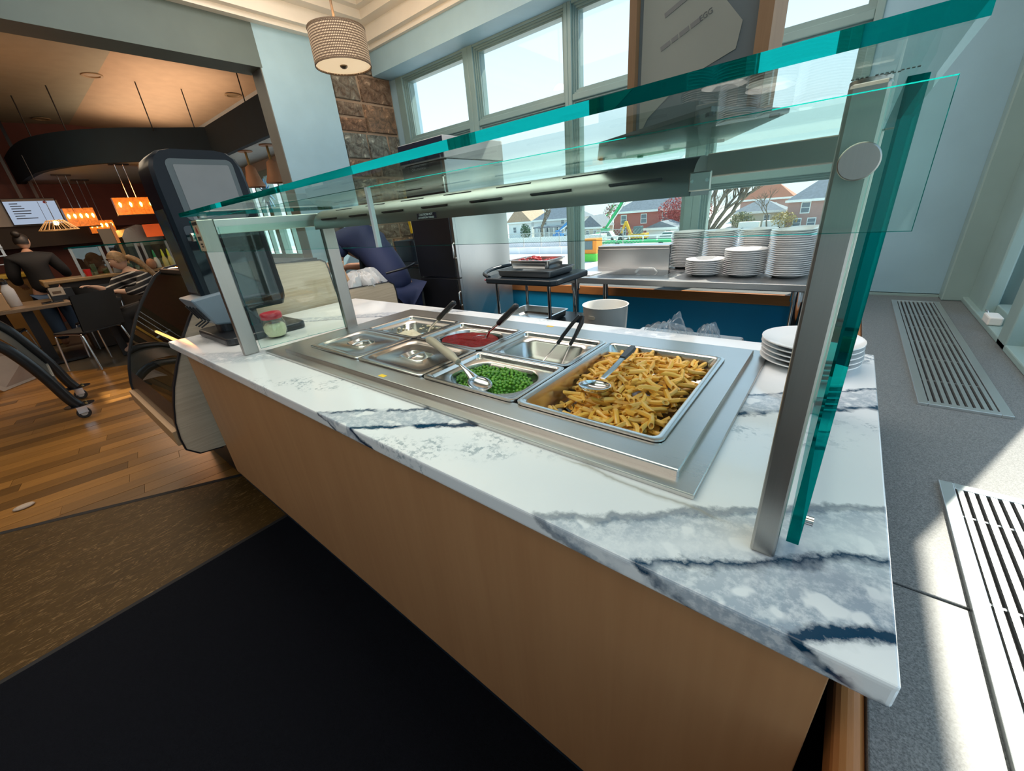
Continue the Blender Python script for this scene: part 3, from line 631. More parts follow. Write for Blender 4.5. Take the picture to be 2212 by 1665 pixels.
# ================================================================ glass sneeze guard
t = thing('sneeze_guard', 'glass and steel sneeze guard standing over the hot well', 'sneeze guard', (-.8, .46, .9))
def post(x0, x1, y0, y1, z1): return G().box(x0, y0, .9, x1, y1, z1).build('post', STEELZ, t, bevel=.003, seg=2)
post(-.020, .0055, .442, .487, 1.366); post(-1.660, -1.634, .442, .491, 1.36); post(-1.599, -1.573, .82, .868, 1.31); post(-.010, .014, .86, .905, 1.366)
G().box(-1.655, .491, 1.312, -1.632, .868, 1.358).build('side_rail', STEEL, t, bevel=.002)
for x_, y_ in ((-.008, .468), (-1.645, .468)): G().cyl((x_, y_, 1.364), (x_, y_, 1.3705), .013, None, 20).build('glass_pad', STEELZ, t, smooth=40)
G().cyl((-.0035, .4425, 1.313), (-.0035, .4195, 1.313), .0128, None, 32).build('clamp_disc', STEELZ, t, smooth=40, bevel=.001)
G().cyl((-1.647, .4425, 1.31), (-1.647, .4195, 1.31), .0128, None, 24).build('clamp_disc', STEELZ, t, smooth=40)
def pane(corners, z0, z1, name):
    """flat glass slab with polished teal edges: corners in plan"""
    g = G(); k = len(corners); lo = [(x, y, z0) for x, y in corners]; hi = [(x, y, z1) for x, y in corners]
    g.add(lo, [tuple(range(k))[::-1]]); g.add(hi, [tuple(range(k))])
    for i in range(k): g.cur = 1 if i in (0, 3) else 0; j = (i + 1) % k; g.add([lo[i], lo[j], hi[j], hi[i]], [(0, 1, 2, 3)])
    return g.build(name, [GGLASS, GEDGE], t)
def vpane(a, bb, z0, z1, th, name):
    """upright pane from a to b in plan, thickness th"""
    A, B_ = Vector(a), Vector(bb); d = (B_ - A).normalized(); nn = Vector((-d.y, d.x)) * th / 2
    P4 = [A - nn, B_ - nn, B_ + nn, A + nn]; g = G(); lo = [(p.x, p.y, z0) for p in P4]; hi = [(p.x, p.y, z1) for p in P4]
    g.add([lo[0], lo[1], hi[1], hi[0]], [(0, 1, 2, 3)]); g.add([lo[2], lo[3], hi[3], hi[2]], [(0, 1, 2, 3)]); g.cur = 1
    g.add([lo[1], lo[2], hi[2], hi[1]], [(0, 1, 2, 3)]); g.add([lo[3], lo[0], hi[0], hi[3]], [(0, 1, 2, 3)]); g.add(lo, [(0, 1, 2, 3)]); g.add(hi, [(0, 1, 2, 3)])
    return g.build(name, [GGLASS, GEDGE], t)
pane([(-1.66, .412), (.036, .356), (.034, .93), (-1.66, .93)], 1.3708, 1.3820, 'top_glass')
vpane((-1.632, .4275), (-.642, .4275), 1.263, 1.3575, .006, 'front_glass'); vpane((-.638, .4275), (.037, .4275), 1.263, 1.3575, .006, 'front_glass')
G().box(-.6435, .4238, 1.263, -.6365, .4312, 1.3575).build('glass_joint', plain('joint_seal', (.66, .70, .70), .3), t)
vpane((.0185, .452), (.0185, .885), .924, 1.3655, .012, 'side_glass'); vpane((-1.625, .495), (-1.592, .82), .914, 1.335, .006, 'side_glass')
for x_, z_ in ((.029, .945),): G().cyl((x_ - .004, .475, z_), (x_ + .004, .475, z_), .006, None, 14).build('glass_clip', CHROME, t, smooth=40)
lt = G()
for k in range(14):                                   # row of etched maker's marks on the top glass, too small to read
    if k % 5 != 4: lt.box(-.020 + k * .0028, .452, 1.3702, -.0182 + k * .0028, .4545, 1.3707)
for k in range(9): lt.box(-.016 + k * .0028, .457, 1.3702, -.0142 + k * .0028, .459, 1.3707)
lt.build('etched_mark', plain('etched_grey', (.10, .13, .12), .6), t)
STK = plain('kraft_sticker', (.45, .34, .22), .6); INK = plain('dark_ink', (.02, .018, .016), .6); REDI = plain('red_ink', (.32, .05, .03), .6)
s_ = G().box(-1.612, .4234, 1.267, -1.560, .4242, 1.3565).build('sticker', STK, t)
G().box(-1.609, .4230, 1.343, -1.563, .4234, 1.352).build('dark_band', INK, s_)
G().lathe([(.0005, 0), (.011, 0), (.009, 0)], (0, 0, 0), 6, False).v
gq = G(); gq.prism([(-1.596, 1.326), (-1.586, 1.340), (-1.578, 1.332), (-1.574, 1.322), (-1.585, 1.316)], 'y', .4230, .4234); gq.build('red_emblem', REDI, s_)
for (xa, xb, za, zb) in ((-1.600, -1.590, 1.298, 1.310), (-1.588, -1.580, 1.298, 1.310), (-1.578, -1.570, 1.298, 1.310), (-1.594, -1.574, 1.285, 1.290), (-1.588, -1.576, 1.278, 1.283), (-1.606, -1.594, 1.270, 1.272)):
    G().box(xa, .4230, za, xb, .4234, zb).build('printed_mark', INK, s_)
# heat lamp strip under the top glass
HOOD = steelmat('lamp_hood_steel', (.30, .31, .305), .34, (1, 40, 40))
t = thing('heat_lamp', 'long steel heat lamp strip hung behind the sneeze guard glass', 'heat lamp', (-.9, .87, 1.30))
x0, x1 = -1.60, -.232
prof = [(.806, 1.3), (.806, 1.316)] + [(.806 + .062 * (1 - math.cos(a)), 1.316 + .050 * math.sin(a)) for a in [PI / 2 * k / 8 for k in range(1, 9)]] + [(.925, 1.366), (.925, 1.30)]
inner = [(.921, 1.30), (.921, 1.362)] + [(.868 - .058 * math.sin(a), 1.316 + .046 * math.cos(a)) for a in [PI / 2 * k / 8 for k in range(9)]] + [(.810, 1.30)]
G().prism(prof + inner, 'x', x0, x1).build('hood', HOOD, t, smooth=30)
for xx in (x0, x1): G().prism(prof, 'x', xx - .0012, xx + .0012).build('end_cap', HOOD, t)
G().box(x1 - .002, .800, 1.307, x1 + .034, .806, 1.337).build('bracket', STEEL, t, bevel=.002)
for zz in (1.329, 1.329): pass
for xx in (x1 + .004, x1 + .028): G().cyl((xx, .8005, 1.323), (xx, .7985, 1.323), .0028, None, 12).build('screw', CHROME, t)
for k in range(7):
    for row, (ya, za) in enumerate(((.8085, 1.333), (.836, 1.3572))):
        xa = x0 + .06 + k * .192 + row * .07
        if xa + .11 > x1: continue
        a = G(); th = .5 if row else .15; cy_, cz_ = ya, za
        a.hexa([(xa, cy_ - .003, cz_ - .002), (xa + .105, cy_ - .003, cz_ - .002), (xa + .105, cy_ + .003, cz_ - .002), (xa, cy_ + .003, cz_ - .002), (xa, cy_ - .003, cz_ + .002), (xa + .105, cy_ - .003, cz_ + .002), (xa + .105, cy_ + .003, cz_ + .002), (xa, cy_ + .003, cz_ + .002)]).build('slot', DARKM, t)
G().box(-.985, .8035, 1.3025, -.905, .8055, 1.318).build('caution_plate', plain('navy_plate', (.01, .015, .03), .3), t)
WI = plain('white_ink', (.7, .72, .74), .6)
lettering('lettering', 'CAUTION HOT', .0085, WI, (-.945, .8030, 1.3140), (1, 0, 0), (0, 0, 1), t); lettering('lettering', 'ATTENTION CHAUD', .0072, WI, (-.945, .8030, 1.3060), (1, 0, 0), (0, 0, 1), t)
G().box(x1, .895, 1.330, -.006, .925, 1.3695).build('mounting_bar', steelmat('tarnished_bar', (.36, .33, .29), .3), t, bevel=.002)
G().tube([(x0 + .02, .86, 1.318), (x1 - .02, .86, 1.318)], .006, 10).build('heating_rod', plain('ceramic_rod', (.10, .10, .11), .5), t, smooth=60)
# sign holder on the top glass
t = thing('sign_holder', 'wood-framed menu holder standing on top of the glass', 'sign', (-.2, .66, 1.382)); zb = 1.3845
G().prism([(-.44, .86), (-.335, .66), (-.145, .555), (-.085, .676), (-.20, .88), (-.38, .93)], 'z', zb, zb + .005).build('base_plate', plain('dark_acrylic', (.09, .11, .11), .2), t)
for x_, y_ in ((-.425, .85), (-.37, .915), (-.205, .865), (-.10, .675), (-.15, .575)): G().cyl((x_, y_, 1.3822), (x_, y_, zb), .006, None, 10).build('rubber_foot', BLACK, t)
A = Vector((-.292, .663, zb + .004)); B_ = Vector((-.118, .622, zb + .004)); d = (B_ - A).normalized(); nn = Vector((-d.y, d.x, 0)); H_ = .46; up = Vector((0, 0, 1)); WL = woodmat('sign_wood', (.20, .10, .045), (.36, .20, .10), .5, (8, 8, .5), 12)
def slab(p, q, y0, y1, z0, z1): return G().hexa([p + nn * y0 + up * z0, q + nn * y0 + up * z0, q + nn * y1 + up * z0, p + nn * y1 + up * z0, p + nn * y0 + up * z1, q + nn * y0 + up * z1, q + nn * y1 + up * z1, p + nn * y1 + up * z1])
slab(A, A + d * .012, 0, .034, 0, H_).build('frame', WL, t); slab(B_ - d * .006, B_ + d * .010, 0, .034, 0, H_).build('frame', WL, t); slab(A + d * .012, B_ - d * .006, 0, .034, H_ - .015, H_).build('frame', WL, t)
slab(A + d * .012, B_ - d * .006, .008, .026, 0, H_ - .015).build('backing_board', plain('grey_board', (.13, .155, .165), .6), t)
q0 = A + d * .018; q1 = B_ - d * .014; L_ = (q1 - q0).length; yv = .0076
pp = [(0, .0), (.10, .02), (.45, .052), (.89, .067), (.92, .092), (.77, .118), (.72, .20), (.72, .44), (0, .44)]
g = G(); g.loft([[q0 + d * L_ * u + nn * yv + up * v for u, v in pp], [q0 + d * L_ * u + nn * (yv - .0006) + up * v for u, v in pp]]); g.build('paper', plain('grey_paper', (.33, .325, .28), .7), t)
td = (d * .964 + up * .266); tu = (up * .964 - d * .266)
pc = q0 + d * .0625 + nn * (yv - .001) + up * .104; PIN = plain('pencil_ink', (.13, .13, .13), .7); lettering('lettering', 'EGG', .0085, PIN, pc + td * .0285, td, tu, t)
g = G(); o_ = -.034
for wq in (.014, .009, .013, .012):
    g.hexa([pc + td * o_ + tu * -.0026, pc + td * (o_ + wq) + tu * -.0026, pc + td * (o_ + wq) + tu * .0026, pc + td * o_ + tu * .0026] + [pc + td * a_ + tu * c_ - nn * .0003 for a_, c_ in ((o_, -.0026), (o_ + wq, -.0026), (o_ + wq, .0026), (o_, .0026))]); o_ += wq + .0022
FI = plain('faded_ink', (.22, .21, .20), .7); g.build('faded_print', FI, t); p2_ = q0 + d * .033 + nn * (yv - .001) + up * .129
G().hexa([p2_ - tu * .0026, p2_ + td * .055 - tu * .0026, p2_ + td * .055 + tu * .0026, p2_ + tu * .0026] + [q_ - nn * .0003 for q_ in (p2_ - tu * .0026, p2_ + td * .055 - tu * .0026, p2_ + td * .055 + tu * .0026, p2_ + tu * .0026)]).build('faded_print', FI, t)
clipm = glassmat('clear_acrylic', (.82, .9, .92), .12)
slab(B_ - d * .016, B_ + d * .02, -.004, 0, .0, .05).build('clip', clipm, t)

# ---------------------------------------------------------------- plates
def plate_mesh(R, name='plate'):
    pr = [(.001, .004), (R * .58, .004), (R * .66, .006), (R * .98, .0185), (R, .0195), (R, .0215), (R * .97, .0215), (R * .66, .0105), (R * .58, .0085), (.001, .008)]
    pr = [(R * .55, 0), (R * .60, 0), (R * .66, .004), (R * .985, .0165), (R, .018), (R * .995, .020), (R * .97, .0195), (R * .70, .0090), (R * .60, .0065), (.001, .006)]
    g = G().lathe(pr, (0, 0, 0), 40, False); n_ = 40; g.add([(R * .55 * math.cos(2 * PI * k / n_), R * .55 * math.sin(2 * PI * k / n_), 0) for k in range(n_)], [tuple(range(n_))]); g.add([(.001 * math.cos(2 * PI * k / n_), .001 * math.sin(2 * PI * k / n_), .006) for k in range(n_)], [tuple(range(n_))])
    return g.mesh(name, CERAM, 50)
PL = plate_mesh(.102); STEP = .0098
def stack(cx, cy, z, n, me, labels, group, step=STEP, jit=.0015):
    for k in range(n):
        o = bpy.data.objects.new('plate', me); COL.objects.link(o); o.location = (cx + rnd.uniform(-jit, jit), cy + rnd.uniform(-jit, jit), z + k * step); o.rotation_euler = (0, 0, rnd.uniform(0, 6))
        tag(o, labels(k, n), 'plate', group)
stack(-.018, 1.150, .9003, 5, PL, lambda k, n: ['lowest', 'second lowest', 'middle', 'second from top', 'topmost'][k] + ' white plate in the stack on the quartz counter', 'plates on the quartz counter', .0115)

# ---------------------------------------------------------------- cheese shaker
t = thing('cheese_shaker', 'glass cheese shaker with a red lid behind the sneeze guard', 'shaker', (-1.80, .625, .9)); c_ = (-1.80, .625, .9)
g = G(); g.lathe([(.028, 0), (.038, .008), (.046, .03), (.046, .05), (.040, .072), (.036, .082), (.034, .082), (.038, .07), (.043, .05), (.043, .03), (.035, .01), (.001, .006)], c_, 20); g.build('jar', glassmat('jar_glass', (.97, .98, .96), .05), t, smooth=60)
G().lathe([(.001, .0065), (.032, .008), (.042, .03), (.042, .05), (.03, .062), (.001, .058)], c_, 18).build('grated_cheese', plain('cheese', (.85, .78, .52), .7, bump=.6, bscale=200), t, smooth=60)
G().lathe([(.038, .080), (.040, .083), (.040, .100), (.036, .105), (.001, .105)], c_, 20).build('lid', plain('red_lid', (.52, .012, .03), .35), t, smooth=40)

# ---------------------------------------------------------------- self-order kiosk
t = thing('order_kiosk', 'tall black self-order kiosk standing at the counter end', 'kiosk', (-2.05, .6, .9))
G().prism(rpoly(-2.235, .455, -1.84, .775, .035), 'z', .9002, .931).build('base', BLACK, t, bevel=.008, seg=3)
G().prism(rpoly(-2.13, .50, -2.02, .66, .03), 'z', .931, 1.03).build('neck', BLACK, t)
def ky(z): return .475 + .10 * max(0, (1.16 - z) / .16) ** 2 * (1 if z < 1.16 else 0)
zs_ = [1.00, 1.03, 1.06, 1.10, 1.14, 1.2, 1.3, 1.4, 1.5, 1.56, 1.595, 1.615, 1.622]
ins = [.02, .005, 0, 0, 0, 0, 0, 0, 0, .004, .018, .042, .075]
tilt = lambda z: -.045 * (z - 1.0) / .6
rings = [[(-2.175 + tilt(z), .470 + i_, z), (-2.012 + tilt(z), .470 + i_, z), (-2.000 + tilt(z), .482 + i_, z), (-2.000 + tilt(z), .778 - i_, z), (-2.012 + tilt(z), .79 - i_, z), (-2.175 + tilt(z), .79 - i_, z)] for z, i_ in zip(zs_, ins)]
G().loft(rings).build('housing', plain('kiosk_shell', (.003, .006, .011), .3, Specular_IOR_Level=.25), t, smooth=40)
def kx(z): return -1.9985 + tilt(z)
def kpanel(y0, y1, z0, z1, r, off, name, m):
    P2 = rpoly(y0, z0, y1, z1, r, 5); g = G(); g.loft([[(kx(z) + off - .004, y, z) for y, z in P2], [(kx(z) + off, y, z) for y, z in P2]]); return g.build(name, m, t)
kpanel(.525, .752, 1.372, 1.590, .022, .0005, 'screen_surround', plain('dark_grey_bezel', (.055, .075, .085), .35))
kpanel(.547, .735, 1.372, 1.570, .006, .0015, 'upper_screen', plain('grey_screen', (.14, .155, .165), .3))
kpanel(.50, .762, 1.02, 1.355, .012, .001, 'lower_glass', plain('kiosk_glass', (.006, .01, .014), .04))
SIDE = N('side_reflection'); f = SIDE.noise(SIDE.pos((1, 1, 1), obj=False), 14, 4, .6, 1.5)  # reflections on the glossy kiosk side, painted as mottled colour
c = SIDE.ramp(f, [(.25, (.01, .012, .02)), (.42, (.02, .05, .09)), (.52, (.06, .06, .02)), (.6, (.03, .08, .09)), (.7, (.10, .07, .02))]); SIDE.pbr(c, .15)
g = G(); P2 = [(-2.165, 1.10), (-2.03, 1.10), (-2.03, 1.42), (-2.165, 1.42)]; g.loft([[(x + tilt(z), .4698, z) for x, z in P2], [(x + tilt(z), .4690, z) for x, z in P2]]); g.build('painted_reflection', SIDE.m, t)  # thin sheet carrying the painted reflections
# card reader hanging off the near side of the kiosk
g = G(); g.hexa([(-2.16, .475, .972), (-1.98, .475, .972), (-1.98, .585, .955), (-2.16, .585, .955), (-2.16, .42, 1.085), (-1.98, .42, 1.085), (-1.98, .555, 1.10), (-2.16, .555, 1.10)])
g.build('card_reader', plain('slate_reader', (.14, .19, .23), .35), t, bevel=.008)
for k in range(4): G().bar((-2.14 + k * .045, .435, 1.05), (-2.14 + k * .045, .462, .99), .006, .01, (0, -1, .4)).build('reader_slot', BLACK, t)
for k in range(3): G().cyl((-2.10 + k * .04, .462, .985), (-2.10 + k * .04, .43, .968), .003, None, 8).build('latch_pin', BLACK, t)
# ================================================================ display case at the counter end
prof = [(.387, .32), (.29, .335), (.247, .38), (.245, .44), (.254, .52), (.276, .60), (.306, .684), (.354, .783), (.419, .90), (.470, .975), (.528, 1.049), (.585, 1.115), (.65, 1.155), (.72, 1.165)]
full = prof + [(1.14, 1.14), (1.168, 1.125), (1.175, 1.09), (1.185, .955), (1.56, .945), (1.592, .925), (1.60, .88), (1.60, .32)]
t = thing('display_case', 'curved-glass pastry case with striped laminate end beyond the counter', 'display case', (-2.8, .9, 0))
G().prism(full, 'x', -2.330, -2.312).build('end_panel', LAM, t); G().prism(full, 'x', -3.362, -3.344).build('end_panel', BLACK, t)
def edge_strip(pf, x0, x1, o):
    g = G(); cx, cz = .8, .7; off = [(y + (y - cx) / math.hypot(y - cx, z - cz) * o, z + (z - cz) / math.hypot(y - cx, z - cz) * o) for y, z in pf]
    g.loft([[(x0, y, z) for y, z in pf] , [(x0, y, z) for y, z in off], [(x1, y, z) for y, z in off], [(x1, y, z) for y, z in pf], [(x0, y, z) for y, z in pf]], caps=False, closed=False); return g
edge_strip(full, -2.333, -2.309, .007).build('edge_trim', BLACK, t); edge_strip(full, -3.365, -3.341, .007).build('edge_trim', BLACK, t)
CG = glassmat('case_glass', (.55, .52, .42), .06); gp = prof[5:]
G().loft([[(-2.333, y, z) for y, z in gp], [(-3.341, y, z) for y, z in gp]], caps=False, closed=False).build('curved_glass', CG, t, smooth=60)
G().prism(prof[:6] + [(.40, .60)], 'x', -3.34, -2.334).build('front_apron', plain('case_apron', (.02, .025, .03), .25), t)
G().box(-3.34, .226, .40, -2.334, .252, .475).build('wood_rail', woodmat('case_rail', (.35, .20, .10), (.52, .33, .18), .4, (.4, 6, 6), 14), t)
G().box(-3.34, .40, .58, -2.334, 1.15, .61).build('deck', plain('case_deck', (.05, .05, .05), .3), t)
G().box(-3.33, .48, .79, -2.34, 1.12, .80).build('shelf', glassmat('case_shelf', (.7, .72, .6), .1), t)
G().box(-3.34, 1.13, .32, -2.334, 1.16, 1.13).build('back_wall', plain('case_back', (.22, .18, .09), .5), t)
G().box(-3.34, .62, 1.135, -2.334, 1.14, 1.155).build('top', BLACK, t)
G().box(-3.34, .47, .785, -2.36, .482, .797).build('light_strip', emit('case_light', (1, .62, .22), 3.0), t)
G().box(-3.2, .45, .0, -2.45, 1.1, .58).build('plinth', BLACK, t)
light('AREA', 'case_lamp', 1.6, (1, .75, .35), (-2.85, .85, 1.12), rot=(0, 0, 0), size=(.9, .2))
o = G().box(-2.3115, 1.183, .99, -2.309, 1.207, 1.055).build('outlet_plate', WHITE, t)
# ================================================================ steel prep table
STT = steelmat('table_steel', (.72, .72, .72), .32, (1, 50, 50))
t = thing('prep_table', 'stainless steel prep table with stacks of plates on top', 'table', (-.72, 2.5, 0))
G().box(-1.39, 2.235, .855, -.055, 2.80, .89).build('table_top', STT, t, bevel=.004)
for x_ in (-1.33, -.13):
    for y_ in (2.30, 2.74):
        lg = G().cyl((x_, y_, .10), (x_, y_, .855), .021, None, 16).build('leg', CHROME, t, smooth=40); G().cyl((x_, y_, .80), (x_, y_, .855), .027, None, 16).build('collar', CHROME, lg, smooth=40)
        G().cyl((x_, y_, .002), (x_, y_, .10), .014, .02, 12).build('foot', CHROME, lg, smooth=40)
G().box(-1.35, 2.28, .25, -.11, 2.76, .27).build('undershelf', STT, t)
t = thing('steel_riser', 'upright stainless steel box at the back of the prep table', 'steel box', (-1.1, 2.68, .89))
G().box(-1.345, 2.64, .8902, -.85, 2.76, 1.012).build('body', STT, t); G().box(-1.338, 2.63, 1.012, -.85, 2.765, 1.034).build('lip', STEEL, t, bevel=.003)
ACR = glassmat('clear_tray', (.90, .93, .95), .08)
t = thing('clear_pan_lid', 'clear plastic pan lid with raised handle lying on the prep table', 'lid', (-.86, 2.4, .89))
lid_ = [(-1.15, 2.25), (-.72, 2.26), (-.71, 2.52), (-1.12, 2.56)]
G().prism(lid_, 'z', .8905, .900).build('cover', ACR, t, bevel=.002); G().prism([(-1.11, 2.29), (-.76, 2.295), (-.75, 2.49), (-1.09, 2.53)], 'z', .900, .905).build('raised_centre', ACR, t, bevel=.002)
G().tube([(-.97, 2.40, .904), (-.945, 2.40, .928), (-.86, 2.405, .928), (-.835, 2.405, .904)], .007, 8).build('handle', glassmat('clear_handle', (.93, .95, .95), .22), t, smooth=50)
t = tag(G().prism([(-1.37, 2.28), (-1.22, 2.29), (-1.20, 2.42), (-1.35, 2.41)], 'z', .8903, .898).build('white_tray', plain('pale_tray', (.55, .60, .64), .3), bevel=.002), 'small pale flat tray at the near end of the prep table', 'tray')
PLT = plate_mesh(.099, 'table_plate'); PLB = plate_mesh(.093, 'back_plate')
ORD = 'bottom second third fourth fifth sixth seventh eighth ninth tenth eleventh twelfth thirteenth fourteenth fifteenth sixteenth seventeenth eighteenth nineteenth twentieth twenty-first'.split()
def lab(desc, n):
    return lambda k, n_: 'topmost white plate of the %s' % desc if k == n - 1 else 'bottom white plate of the %s' % desc if k == 0 else '%s white plate from the bottom of the %s' % (ORD[k], desc)
for cx, cy, n_, me, desc in ((-.588, 2.435, 8, PLT, 'low plate stack on the prep table'), (-.395, 2.440, 13, PLT, 'medium plate stack on the prep table'), (-.200, 2.445, 22, PLT, 'tall front plate stack on the prep table'),
                             (-.765, 2.690, 21, PLB, 'tall back plate stack beside the steel box'), (-.575, 2.690, 21, PLB, 'tall back plate stack behind the low stack'), (-.39, 2.690, 21, PLB, 'tall back plate stack behind the medium stack'), (-.155, 2.685, 21, PLB, 'tall back plate stack nearest the window corner')):
    stack(cx, cy, .8905, n_, me, lab(desc, n_), desc, .0098)
# ================================================================ utility cart
t = thing('utility_cart', 'black-topped utility cart with chrome posts beside the prep table', 'cart', (-1.5, 2.0, 0)); CT = plain('black_tray', (.012, .02, .028), .3)
tp = [(-1.66, 1.80), (-1.20, 1.80), (-1.17, 1.83), (-1.17, 2.17), (-1.20, 2.20), (-1.64, 2.20), (-1.70, 2.14), (-1.72, 2.0), (-1.70, 1.85)]
G().prism(tp, 'z', .915, .948).build('top_tray', CT, t, bevel=.008, seg=3)
G().tube(bez([(-1.66, 1.83, .948), (-1.72, 1.86, .965), (-1.755, 2.0, .975), (-1.72, 2.14, .975), (-1.66, 2.18, .955)], 5), .012, 10).build('push_handle', CT, t, smooth=60)
G().cyl((-1.70, 1.845, .93), (-1.703, 1.836, .93), .006, None, 10).build('end_cap', plain('pink_dot', (.55, .15, .2), .4), t)
for x_ in (-1.62, -1.24):
    for y_ in (1.85, 2.15):
        pz_ = G().cyl((x_, y_, .10), (x_, y_, .916), .010, None, 12).build('chrome_post', CHROME, t, smooth=50); G().sphere((x_, y_, .05), .048, 14, 8, .45, 1, 1).build('caster', BLACK, pz_, smooth=60)
G().prism([(p[0], p[1]) for p in tp], 'z', .655, .680).build('lower_shelf', CT, t, bevel=.006); G().prism(tp, 'z', .26, .285).build('bottom_shelf', CT, t, bevel=.006)
def simple_pan(name, label, x0, x1, y0, y1, z0, h, group, mat=PANST):
    t = thing(name, label, 'pan', ((x0 + x1) / 2, (y0 + y1) / 2, z0), group); z1 = z0 + h
    q = lambda d, z, r=.02: rrect(x0 + d, y0 + d, x1 - d, y1 - d, r, z, 4)
    G().loft([q(.022, z0), q(.014, z0 + .006), q(.010, z1 - .004), q(.0, z1 - .004, .024), q(.0, z1, .024), q(.012, z1), q(.016, z0 + .008), q(.024, z0 + .004)]).build('body', mat, t, smooth=50); return t
simple_pan('food_pan', 'dark steel pan on the cart, underneath the pan with red food', -1.62, -1.22, 1.84, 2.12, .949, .040, 'pans on the cart', steelmat('dull_steel', (.30, .33, .35), .35))
simple_pan('food_pan', 'smeared steel pan on the cart holding red scraps', -1.55, -1.26, 1.88, 2.08, .990, .050, 'pans on the cart')
g = G()
for k in range(60):
    x_, y_ = rnd.uniform(-1.51, -1.30), rnd.uniform(1.91, 2.05); g.sphere((x_, y_, 1.022 + .018 * math.exp(-((x_ + 1.45) / .05) ** 2) + rnd.uniform(-.004, .006)), rnd.uniform(.006, .014), 7, 5, 1.4, 1, .6)
tag(g.build('red_scraps', plain('red_scraps', (.32, .015, .02), .3, var=.4, scale=60), smooth=180), 'red food scraps heaped in the pan on the cart', 'food', kind='stuff')
simple_pan('steam_pan', 'empty steel pan on the lower shelf of the cart', -1.60, -1.26, 1.83, 2.1, .681, .045, 'pans on the cart shelf')
# ================================================================ holding cabinet
t = thing('holding_cabinet', 'tall stainless holding cabinet with dark doors by the windows', 'cabinet', (-2.36, 2.35, 0)); HC = steelmat('cabinet_steel', (.50, .52, .53), .28, (50, 50, 1)); DK = plain('dark_door', (.028, .030, .036), .28, .6)
x0, x1, y0, y1 = -2.60, -2.155, 2.08, 2.66
G().box(x0, y0, .10, x1, y1, 1.66).build('body', HC, t, bevel=.004); G().box(x0 - .01, y0 - .02, 1.66, x1 + .01, y1, 1.79).build('top_housing', plain('pale_housing', (.42, .43, .44), .4), t, bevel=.004)
G().box(x0 - .008, y0 - .026, 1.67, x1 + .004, y0 - .02, 1.785).build('control_panel', plain('navy_panel', (.012, .018, .035), .25), t)
for xx in (-2.54, -2.44): o = G(); o.loft([[(xx, y0 - .0265, 1.70), (xx + .045, y0 - .0265, 1.70), (xx + .045, y0 - .0265, 1.745), (xx, y0 - .0265, 1.745)], [(xx + .005, y0 - .0265, 1.705), (xx + .04, y0 - .0265, 1.705), (xx + .04, y0 - .0265, 1.74), (xx + .005, y0 - .0265, 1.74)]], caps=False); o.build('panel_icon', plain('icon_white', (.5, .55, .58), .5), t)
for k, (za, zb_) in enumerate(((.13, .885), (.895, 1.65))):
    dr = G().box(x0 + .005, y0 - .03, za, x1 - .028, y0, zb_).build('door', DK, t, bevel=.004)
    for zz in (za + .13, zb_ - .2): G().tube([(x1 - .02, y0 - .012, zz), (x1 - .012, y0 - .04, zz + .01), (x1 - .012, y0 - .04, zz + .10), (x1 - .02, y0 - .012, zz + .11)], .007, 8).build('handle', CHROME, dr, smooth=50)
    G().box(x1 - .028, y0 - .022, za, x1, y0, zb_).build('hinge_rail', HC, t)
for x_ in (x0 + .05, x1 - .05):
    for y_ in (y0 + .05, y1 - .05): G().sphere((x_, y_, .05), .049, 12, 8, .5, 1, 1).build('caster', BLACK, t, smooth=60)
# ================================================================ black waste station
t = thing('waste_station', 'black under-counter station against the stone wall', 'station', (-3.1, 2.5, 0))
G().box(-3.42, 2.27, 0.002, -2.78, 2.78, .93).build('body', NAVYB, t, bevel=.004); G().box(-3.44, 2.25, .93, -2.76, 2.80, .955).build('top', BLACKG, t, bevel=.004); G().box(-3.38, 2.262, .80, -2.82, 2.27, .92).build('drawer_front', BLACK, t, bevel=.003)
o = G(); o.lathe([(.016, 0), (.022, 0), (.022, .004), (.016, .004), (.016, 0)], (0, 0, 0), 16, False); o.v = [(-3.08 + p[0], 2.2615 - p[2], .86 + p[1]) for p in o.v]; o.build('maker_emblem', plain('brass_mark', (.3, .26, .15), .4, .5), t)
t = thing('utensil_bin', 'dark square bin of utensils on the black station', 'bin', (-3.2, 2.5, .955))
g = G(); q = lambda d, z: rrect(-3.34 + d, 2.38 + d, -3.06 - d, 2.62 - d, .03, z, 3); g.loft([q(.02, .956), q(0, 1.14), q(.008, 1.14), q(.026, .966)]); g.build('body', NAVYB, t, smooth=40)
tg = thing('turner', 'long utensil with a yellow handle standing in the dark bin', 'utensil', (-3.15, 2.45, 1.0))
G().cyl((-3.13, 2.50, .97), (-3.11, 2.45, 1.20), .006).build('shaft', BLACK, tg); G().cyl((-3.11, 2.45, 1.20), (-3.104, 2.435, 1.30), .013).build('handle', plain('yellow_handle', (.75, .42, .01), .4), tg)
tg = thing('spatula', 'black-handled utensil standing beside the yellow one', 'utensil', (-3.1, 2.5, 1.0))
G().cyl((-3.09, 2.52, .97), (-3.03, 2.46, 1.17), .005).build('shaft', CHROME, tg); G().cyl((-3.03, 2.46, 1.17), (-3.015, 2.445, 1.25), .009).build('handle', BLACK, tg)
